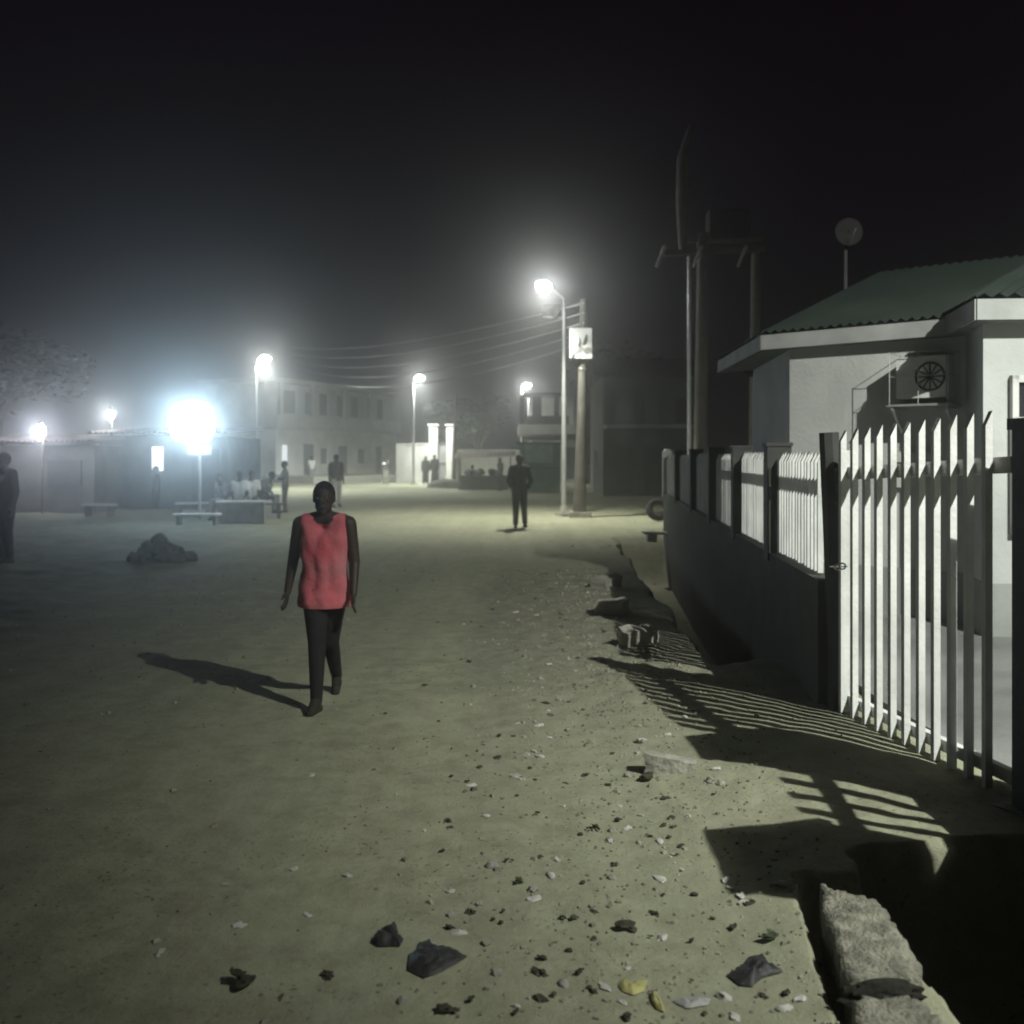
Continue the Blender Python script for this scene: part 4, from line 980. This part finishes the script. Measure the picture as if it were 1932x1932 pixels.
# broken kerb slabs by the gutter
def slab(name, pts, z, th, label, seed):
    bm = bmesh.new(); n = len(pts); N_ = 26
    # fill polygon with a jittered grid
    xs_ = [p[0] for p in pts]; ys_ = [p[1] for p in pts]
    def inside(x, y):
        c = False; j = n - 1
        for i in range(n):
            if (pts[i][1] > y) != (pts[j][1] > y) and x < (pts[j][0] - pts[i][0]) * (y - pts[i][1]) / (pts[j][1] - pts[i][1]) + pts[i][0]: c = not c
            j = i
        return c
    st_ = .018; gx = int((max(xs_) - min(xs_)) / st_) + 1; gy = int((max(ys_) - min(ys_)) / st_) + 1; vm = {}
    cells = [(i, j) for i in range(gx) for j in range(gy) if inside(min(xs_) + (i + .5) * st_ + .012 * nz(i, j, .35, seed), min(ys_) + (j + .5) * st_ + .012 * nz(j, i, .35, seed))]
    def vt(i, j):
        if (i, j) not in vm:
            x, y = min(xs_) + i * st_, min(ys_) + j * st_
            vm[(i, j)] = bm.verts.new((x + .006 * nz(x, y, 30, 1), y + .006 * nz(x, y, 30, 2), z + .018 * nz(x, y, 7, seed) + .012 * nz(x, y, 21, seed) + .008 * nz(x, y, 55, seed)))
        return vm[(i, j)]
    fs = [bm.faces.new((vt(i, j), vt(i + 1, j), vt(i + 1, j + 1), vt(i, j + 1))) for i, j in cells]
    r = bmesh.ops.extrude_face_region(bm, geom=fs)
    for v in r['geom']:
        if isinstance(v, bmesh.types.BMVert): v.co.z -= th; v.co.x += .01 * nz(v.co.x, v.co.y, 14, 5)
    bmesh.ops.recalc_face_normals(bm, faces=bm.faces[:])
    me = bpy.data.meshes.new(name); bm.to_mesh(me); bm.free(); me.materials.append(mat('broken_concrete', (.27, .265, .21), .95, .5, 14, 1.0, 60))
    for p in me.polygons: p.use_smooth = True
    o = bpy.data.objects.new(name, me); COL.objects.link(o); return tag(o, label, 'slab')
def gq(u, v, z=.12): p = gp(u, v, z); return (p.x, p.y)
slab('concrete_slab', [gq(1550, 1672), gq(1598, 1690), gq(1662, 1706), gq(1690, 1760), gq(1732, 1805), gq(1730, 1838), gq(1668, 1832), gq(1606, 1848), gq(1590, 1790), gq(1560, 1730)], .125, .20, 'rough broken concrete slab at the gutter edge, upper of two', 3)
slab('concrete_slab', [gq(1612, 1884), gq(1700, 1872), gq(1744, 1886), gq(1772, 1930), gq(1800, 1990), gq(1640, 2000), gq(1622, 1930)], .115, .20, 'rough broken concrete slab at the gutter edge, cut by the bottom of the picture', 8)

for (u, v, sx, sy, rz_, lab) in ((1664, 1862, .12, .03, .10, 'dark filler added to blacken the crack between the two concrete slabs'),):
    p_ = gp(u, v, .1); b = MB(); b.ell((0, 0, 0), (1, 1, 1), None, 4)  # dark filler added so the crack between the slabs reads black
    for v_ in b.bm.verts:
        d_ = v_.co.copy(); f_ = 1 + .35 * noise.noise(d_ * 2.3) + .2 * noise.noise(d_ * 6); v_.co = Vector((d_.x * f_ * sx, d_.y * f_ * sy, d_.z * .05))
    ob = b.build('crack_filler', mat('dark_filler', (.022, .022, .017), .95, .4, 20, .6), None, True); ob.location = (p_.x, p_.y, .075); ob.rotation_euler = (0, 0, rz_); tag(ob, lab, 'filler')
for (y_, dx_, rz_, s_, lab) in ((8.6, -.55, .4, .17, 'nearest of the broken blocks lying along the ditch by the fence'), (10.4, -.75, -.5, .2, 'middle one of the broken blocks lying along the ditch by the fence'), (12.6, -.8, .9, .22, 'farthest of the broken blocks lying along the ditch by the fence')):
    b = MB(); b.box((0, 0, .05), (s_ * 1.8, s_, .16)); bmesh.ops.subdivide_edges(b.bm, edges=b.bm.edges[:], cuts=5, use_grid_fill=True)
    for v_ in b.bm.verts: v_.co += Vector((nz(v_.co.x, v_.co.z + y_, 9, 1), nz(v_.co.y, v_.co.x + y_, 9, 2), nz(v_.co.x, v_.co.y + y_, 9, 3))) * .035
    ob = b.build('broken_block', M_concrete); x_ = fence_x(y_) + dx_ - .55; ob.location = (x_, y_, ground_h(x_, y_)); ob.rotation_euler = (.1, -.08, rz_); tag(ob, lab, 'block')
# rubble heap left of the road
q = gp(302, 1062)
b = MB(); rnd = random.Random(4)
for k in range(34):
    a = rnd.uniform(0, 6.28); d = rnd.random() ** .8 * .44; hh = max(.04, .66 * (1 - d / .46)) * rnd.uniform(.5, 1)
    b.ell((d * math.cos(a) * 1.05, d * math.sin(a) * .7, hh * .6), [rnd.uniform(.07, .2), rnd.uniform(.07, .2), rnd.uniform(.05, .16)], Matrix.Rotation(rnd.uniform(0, 3), 3, 'Z'), 2)
for v_ in b.bm.verts: v_.co += Vector((nz(v_.co.x, v_.co.y, 9, 1), nz(v_.co.x, v_.co.y, 9, 2), nz(v_.co.x, v_.co.z, 9, 3))) * .035
ob = b.build('rubble_heap', mat('rubble_soil', (.085, .08, .065), .95, .45, 6, .6), None); ob.location = (q.x, q.y, .02); tag(ob, 'dark heap of rubble on the left side of the road', 'heap')

# ------------------------------------------------------------------ litter on the ground
M_lf = mat('dead_leaf', (.055, .052, .035), .85, .4, 20, .3); M_lf2 = mat('dead_leaf_green', (.07, .085, .045), .8, .4, 20, .3)
M_bag = mat('black_polythene', (.026, .026, .028), .6, .3, 12, .3, 40, spec=.5); M_scrap = mat('white_scrap', (.48, .48, .44), .7, .15, 15, .2)
M_clod = mat('clod', (.07, .068, .05), .95, .4, 15, .5); M_yel = mat('yellow_peel', (.42, .40, .17), .7, .3, 15, .2); M_stone = mat('stone', (.33, .32, .28), .95, .3, 15, .5)
def crumple(name, m, u, v, sx, sy, sz, label, cat, seed, group=None, rot=None, rough=.35, sub=3):
    p = gp(u, v); z = ground_h(p.x, p.y); p = gp(u, v, z); z = ground_h(p.x, p.y)
    b = MB(); b.ell((0, 0, 0), (1, 1, 1), None, sub)
    for v_ in b.bm.verts:
        d = v_.co.copy(); f = 1 + rough * noise.noise(d * 1.6 + Vector((seed * 3.1, 0, 0))) + rough * .8 * noise.noise(d * 3.9 + Vector((0, seed, 0))) + rough * .5 * noise.noise(d * 8 + Vector((0, 0, seed)))
        v_.co = Vector((d.x * f * sx, d.y * f * sy, max(-.3, d.z * f) * sz))
    o = b.build(name, m, None, cat not in ('bag',)); o.location = (p.x, p.y, z + sz * .12); o.rotation_euler = (0, 0, seed * 1.7 if rot is None else rot)
    return tag(o, label, cat, group)
def leaf_clump(name, m, u, v, s, label, cat, seed, n=5, group=None):
    p = gp(u, v); z = ground_h(p.x, p.y); p = gp(u, v, z); z = ground_h(p.x, p.y); rnd = random.Random(seed); b = MB()
    for k in range(n):
        a = rnd.uniform(0, 6.28); L = s * rnd.uniform(.6, 1.2); W = L * rnd.uniform(.45, .85); c = Vector((rnd.uniform(-1, 1), rnd.uniform(-1, 1), 0)) * s * (.45 if n > 1 else 0)
        d = Vector((math.cos(a), math.sin(a), 0)); e = Vector((-d.y, d.x, 0)); cu = rnd.uniform(.1, .5) * L; tw = rnd.uniform(-.25, .25) * W
        rows = []
        for i in range(6):
            t_ = i / 5; wv = W * math.sin(math.pi * min(1, .06 + t_ * .92)) * (1 + .25 * rnd.uniform(-1, 1))
            cc = c + d * (t_ - .5) * L + Vector((0, 0, .006 + .003 * k + cu * (t_ - .45) ** 2 * 1.6)); rows.append([b.bm.verts.new(cc - e * wv * .5 + Vector((0, 0, .25 * wv + tw))), b.bm.verts.new(cc), b.bm.verts.new(cc + e * wv * .5 + Vector((0, 0, .25 * wv)))])
        for i in range(5):
            for j in range(2): b.bm.faces.new((rows[i][j], rows[i][j + 1], rows[i + 1][j + 1], rows[i + 1][j]))
    o = b.build(name, m, None, True, sharp=60); sd_ = o.modifiers.new('thickness', 'SOLIDIFY'); sd_.thickness = .003
    o.location = (p.x, p.y, z); return tag(o, label, cat, group)
def sheetbag(u, v, out, label, seed, m=M_bag, h=.05, name='polythene_bag', cat='bag', group=None):
    """crumpled flat bag with the outline out (list of picture points)"""
    p = gp(u, v); z = ground_h(p.x, p.y); p = gp(u, v, z); pts = [(gp(a, c, z).x - p.x, gp(a, c, z).y - p.y) for a, c in out]
    b = MB(); n = len(pts); K = 9; rings = []; dens = []
    for i in range(n):
        for k in range(4):
            t_ = k / 4; x = pts[i][0] * (1 - t_) + pts[(i + 1) % n][0] * t_; y = pts[i][1] * (1 - t_) + pts[(i + 1) % n][1] * t_; dens.append((x, y))
    for j in range(1, K + 1):
        f = j / K; rg = []
        for x, y in dens:
            X, Y = x * f, y * f; hh = h * (1 - f ** 3) * (.45 + .9 * abs(noise.noise(Vector((X * 16, Y * 16, seed))))) + h * .5 * abs(noise.noise(Vector((X * 45, Y * 45, seed + 3)))) * (1 if f < .99 else .3) + .004
            gzz = ground_h(p.x + X, p.y + Y) - z
            rg.append(b.bm.verts.new((X, Y, hh + gzz)))
        rings.append(rg)
    c = b.bm.verts.new((0, 0, h * .7)); N_ = len(dens)
    for i in range(N_): b.bm.faces.new((c, rings[0][i], rings[0][(i + 1) % N_]))
    for j in range(K - 1):
        for i in range(N_): b.bm.faces.new((rings[j][i], rings[j + 1][i], rings[j + 1][(i + 1) % N_], rings[j][(i + 1) % N_]))
    o = b.build(name, m, None, True, sharp=75); o.location = (p.x, p.y, z); return tag(o, label, cat, group)
sheetbag(826, 1812, [(768, 1830), (772, 1800), (785, 1795), (790, 1778), (808, 1775), (826, 1788), (850, 1788), (882, 1806), (868, 1816), (840, 1832), (800, 1846)], 'large crumpled black polythene bag, right of two in the foreground', 1, h=.03)
sheetbag(732, 1772, [(699, 1778), (710, 1762), (730, 1750), (748, 1744), (752, 1766), (762, 1776), (755, 1790), (738, 1788), (712, 1788)], 'smaller crumpled black polythene bag, left of two in the foreground', 2, h=.036)
sheetbag(1425, 1838, [(1370, 1838), (1390, 1828), (1405, 1822), (1412, 1806), (1440, 1804), (1452, 1826), (1478, 1842), (1440, 1848), (1420, 1862), (1395, 1858)], 'ragged black polythene scrap left of the concrete slabs', 3, h=.032)
leaf_clump('leaf_clump', M_lf, 456, 1862, .06, 'dark curled leaves alone at the lower left', 'leaf', 3, 5)
leaf_clump('leaf_clump', M_lf, 846, 1905, .05, 'pointed dark leaf standing near the bottom centre', 'leaf', 9, 3)
leaf_clump('leaf_clump', M_lf2, 1447, 1776, .06, 'flat greenish leaf left of the upper concrete slab', 'leaf', 11, 3)
leaf_clump('leaf_clump', M_lf, 1184, 1752, .05, 'small dark leaf clump between the black bags and the slabs', 'leaf', 13, 5)
sheetbag(1196, 1864, [(1166, 1862), (1172, 1850), (1190, 1856), (1222, 1850), (1216, 1872), (1195, 1882), (1174, 1874)], 'yellow fruit peel at the bottom, larger of two', 5, M_yel, .02, 'fruit_peel', 'peel')
sheetbag(1240, 1895, [(1226, 1876), (1238, 1878), (1252, 1900), (1254, 1912), (1238, 1906), (1228, 1894)], 'thin yellow fruit peel at the bottom, smaller of two', 6, M_yel, .018, 'fruit_peel', 'peel')
sheetbag(1300, 1896, [(1268, 1892), (1300, 1884), (1342, 1888), (1336, 1900), (1296, 1906)], 'flattened pale plastic wrapper near the bottom edge', 7, mat('grey_wrapper', (.34, .34, .33), .5, .2, 12, .2), .018, 'wrapper', 'wrapper')
# broken block lying in the road
p = gp(1264, 1468); b = MB(); b.box((0, 0, .035), (.27, .09, .085), rz=R(-6)); bmesh.ops.subdivide_edges(b.bm, edges=b.bm.edges[:], cuts=5, use_grid_fill=True)
for v_ in b.bm.verts: v_.co += Vector((nz(v_.co.x, v_.co.z, 22, 1), nz(v_.co.y, v_.co.x, 22, 2), nz(v_.co.x, v_.co.y, 22, 3))) * .012 + Vector((0, 0, -.18 * v_.co.x * (v_.co.z > .04)))
ob = b.build('broken_block', M_concrete); ob.location = (p.x, p.y, ground_h(p.x, p.y)); tag(ob, 'broken pale block lying before the pillar shadow', 'block')
leaf_clump('twig', M_lf, 1225, 1475, .07, 'dark scrap lying against the left end of the broken block', 'twig', 17, 2)
rnd = random.Random(21)
spots = [(870, 1247, 0), (885, 1250, 0), (1018, 1282, 2), (1060, 1160, 0), (1135, 1035, 0), (1150, 1030, 2), (822, 1056, 0), (1105, 1085, 0), (1140, 1197, 0), (1030, 1325, 0), (1100, 1340, 0), (1036, 1392, 1), (940, 1390, 0), (968, 1389, 0), (1100, 1370, 0), (890, 1482, 1),
         (852, 1466, 0), (938, 1428, 0), (995, 1422, 1), (905, 1447, 0), (1065, 1478, 0), (1103, 1463, 0), (975, 1465, 1), (1000, 1450, 0), (916, 1540, 1), (800, 1567, 1), (832, 1608, 0), (845, 1550, 0), (1020, 1620, 0), (1048, 1622, 1), (978, 1668, 0), (888, 1722, 0), (930, 1738, 0), (850, 1752, 0), (555, 1640, 1), (577, 1727, 1), (300, 1800, 1), (1212, 1395, 1),
         (1170, 1550, 0), (1255, 1505, 0), (1300, 1540, 1), (1270, 1560, 0), (1245, 1660, 1), (1370, 1660, 1), (1310, 1690, 0), (1160, 1632, 0), (1100, 1668, 0), (1398, 1690, 1), (1345, 1735, 0), (1420, 1700, 0), (1480, 1905, 1), (1440, 1880, 0), (1510, 1885, 1), (1540, 1800, 0), (1330, 1915, 0), (1120, 1720, 0), (1250, 1770, 1), (655, 1652, 1), (20, 1265, 1), (310, 1040, 1), (345, 1048, 1), (1260, 1385, 1), (1340, 1345, 0), (1400, 1340, 0), (1375, 1350, 0), (1310, 1335, 0), (1440, 1350, 0), (930, 1150, 0), (960, 1105, 0), (1010, 1130, 0), (975, 1230, 0), (1090, 1240, 0)]
for k in range(150):
    y = rnd.uniform(1010, 1930); w_ = (y - 862) / 1070
    spots.append((rnd.gauss(1080 + 30 * w_, 110 + 130 * w_), y, rnd.choice((0, 0, 3, 1, 1, 2))))
for k, (u, v, kd) in enumerate(spots):
    if kd == 0 and k % 2 and k < 75: kd = 3
    p = gp(u, v)
    if not (-5 < p.x < 1.25) and v > 1100: continue
    Y = p.y; sc = rnd.uniform(.6, 1.3)
    if kd == 0: leaf_clump('dead_leaf', M_lf if k % 3 else M_lf2, u, v, .026 * sc * (1 + Y * .03), 'small dark dead leaves scattered on the dirt road', 'leaf', 100 + k, rnd.choice((1, 1, 2, 3)), 'dead leaves on the dirt road')
    elif kd == 1: crumple('paper_scrap', M_scrap, u, v, .022 * sc * (1 + Y * .04), .013 * sc * (1 + Y * .03), .010 * sc, 'small pale paper scrap lying on the dirt road', 'scrap', k, 'paper scraps on the dirt road', rough=.6, sub=2)
    elif kd == 3: crumple('soil_clod', M_clod, u, v, .021 * sc, .013 * sc, .009 * sc, 'small dark crumbled clod lying on the dirt road', 'clod', k, 'dark clods on the dirt road', rough=.8, sub=3)
    else: crumple('stone', M_stone, u, v, .024 * sc, .02 * sc, .018 * sc, 'small grey stone lying on the dirt road', 'stone', k, 'stones on the dirt road', sub=2)
# gravel: what nobody could count
b = MB(); rnd = random.Random(5)
for k in range(6500):
    y = rnd.uniform(2.6, 15); x = rnd.gauss(.45 + .03 * y, .5) if k % 5 else rnd.uniform(-5, 1.2)
    if x > 1.3 and not 4.6 < y < 7.4: continue
    if x > 1.9: continue
    s_ = rnd.uniform(.003, .010) * (2.0 if rnd.random() < .08 else 1) * (1 + .05 * max(0, y - 4))
    b.box((x, y, ground_h(x, y) + s_ * .2), (s_ * rnd.uniform(1, 2), s_ * rnd.uniform(1, 2), s_ * rnd.uniform(.6, 1.2)), rot=Matrix.Rotation(rnd.uniform(0, 3), 3, 'Z') @ Matrix.Rotation(rnd.uniform(-.5, .5), 3, 'X'), taper=rnd.uniform(.4, .9))
tag(b.build('gravel', mat('gravel_bits', (.30, .295, .23), .95, .7, 3.5, .2)), kind='stuff')
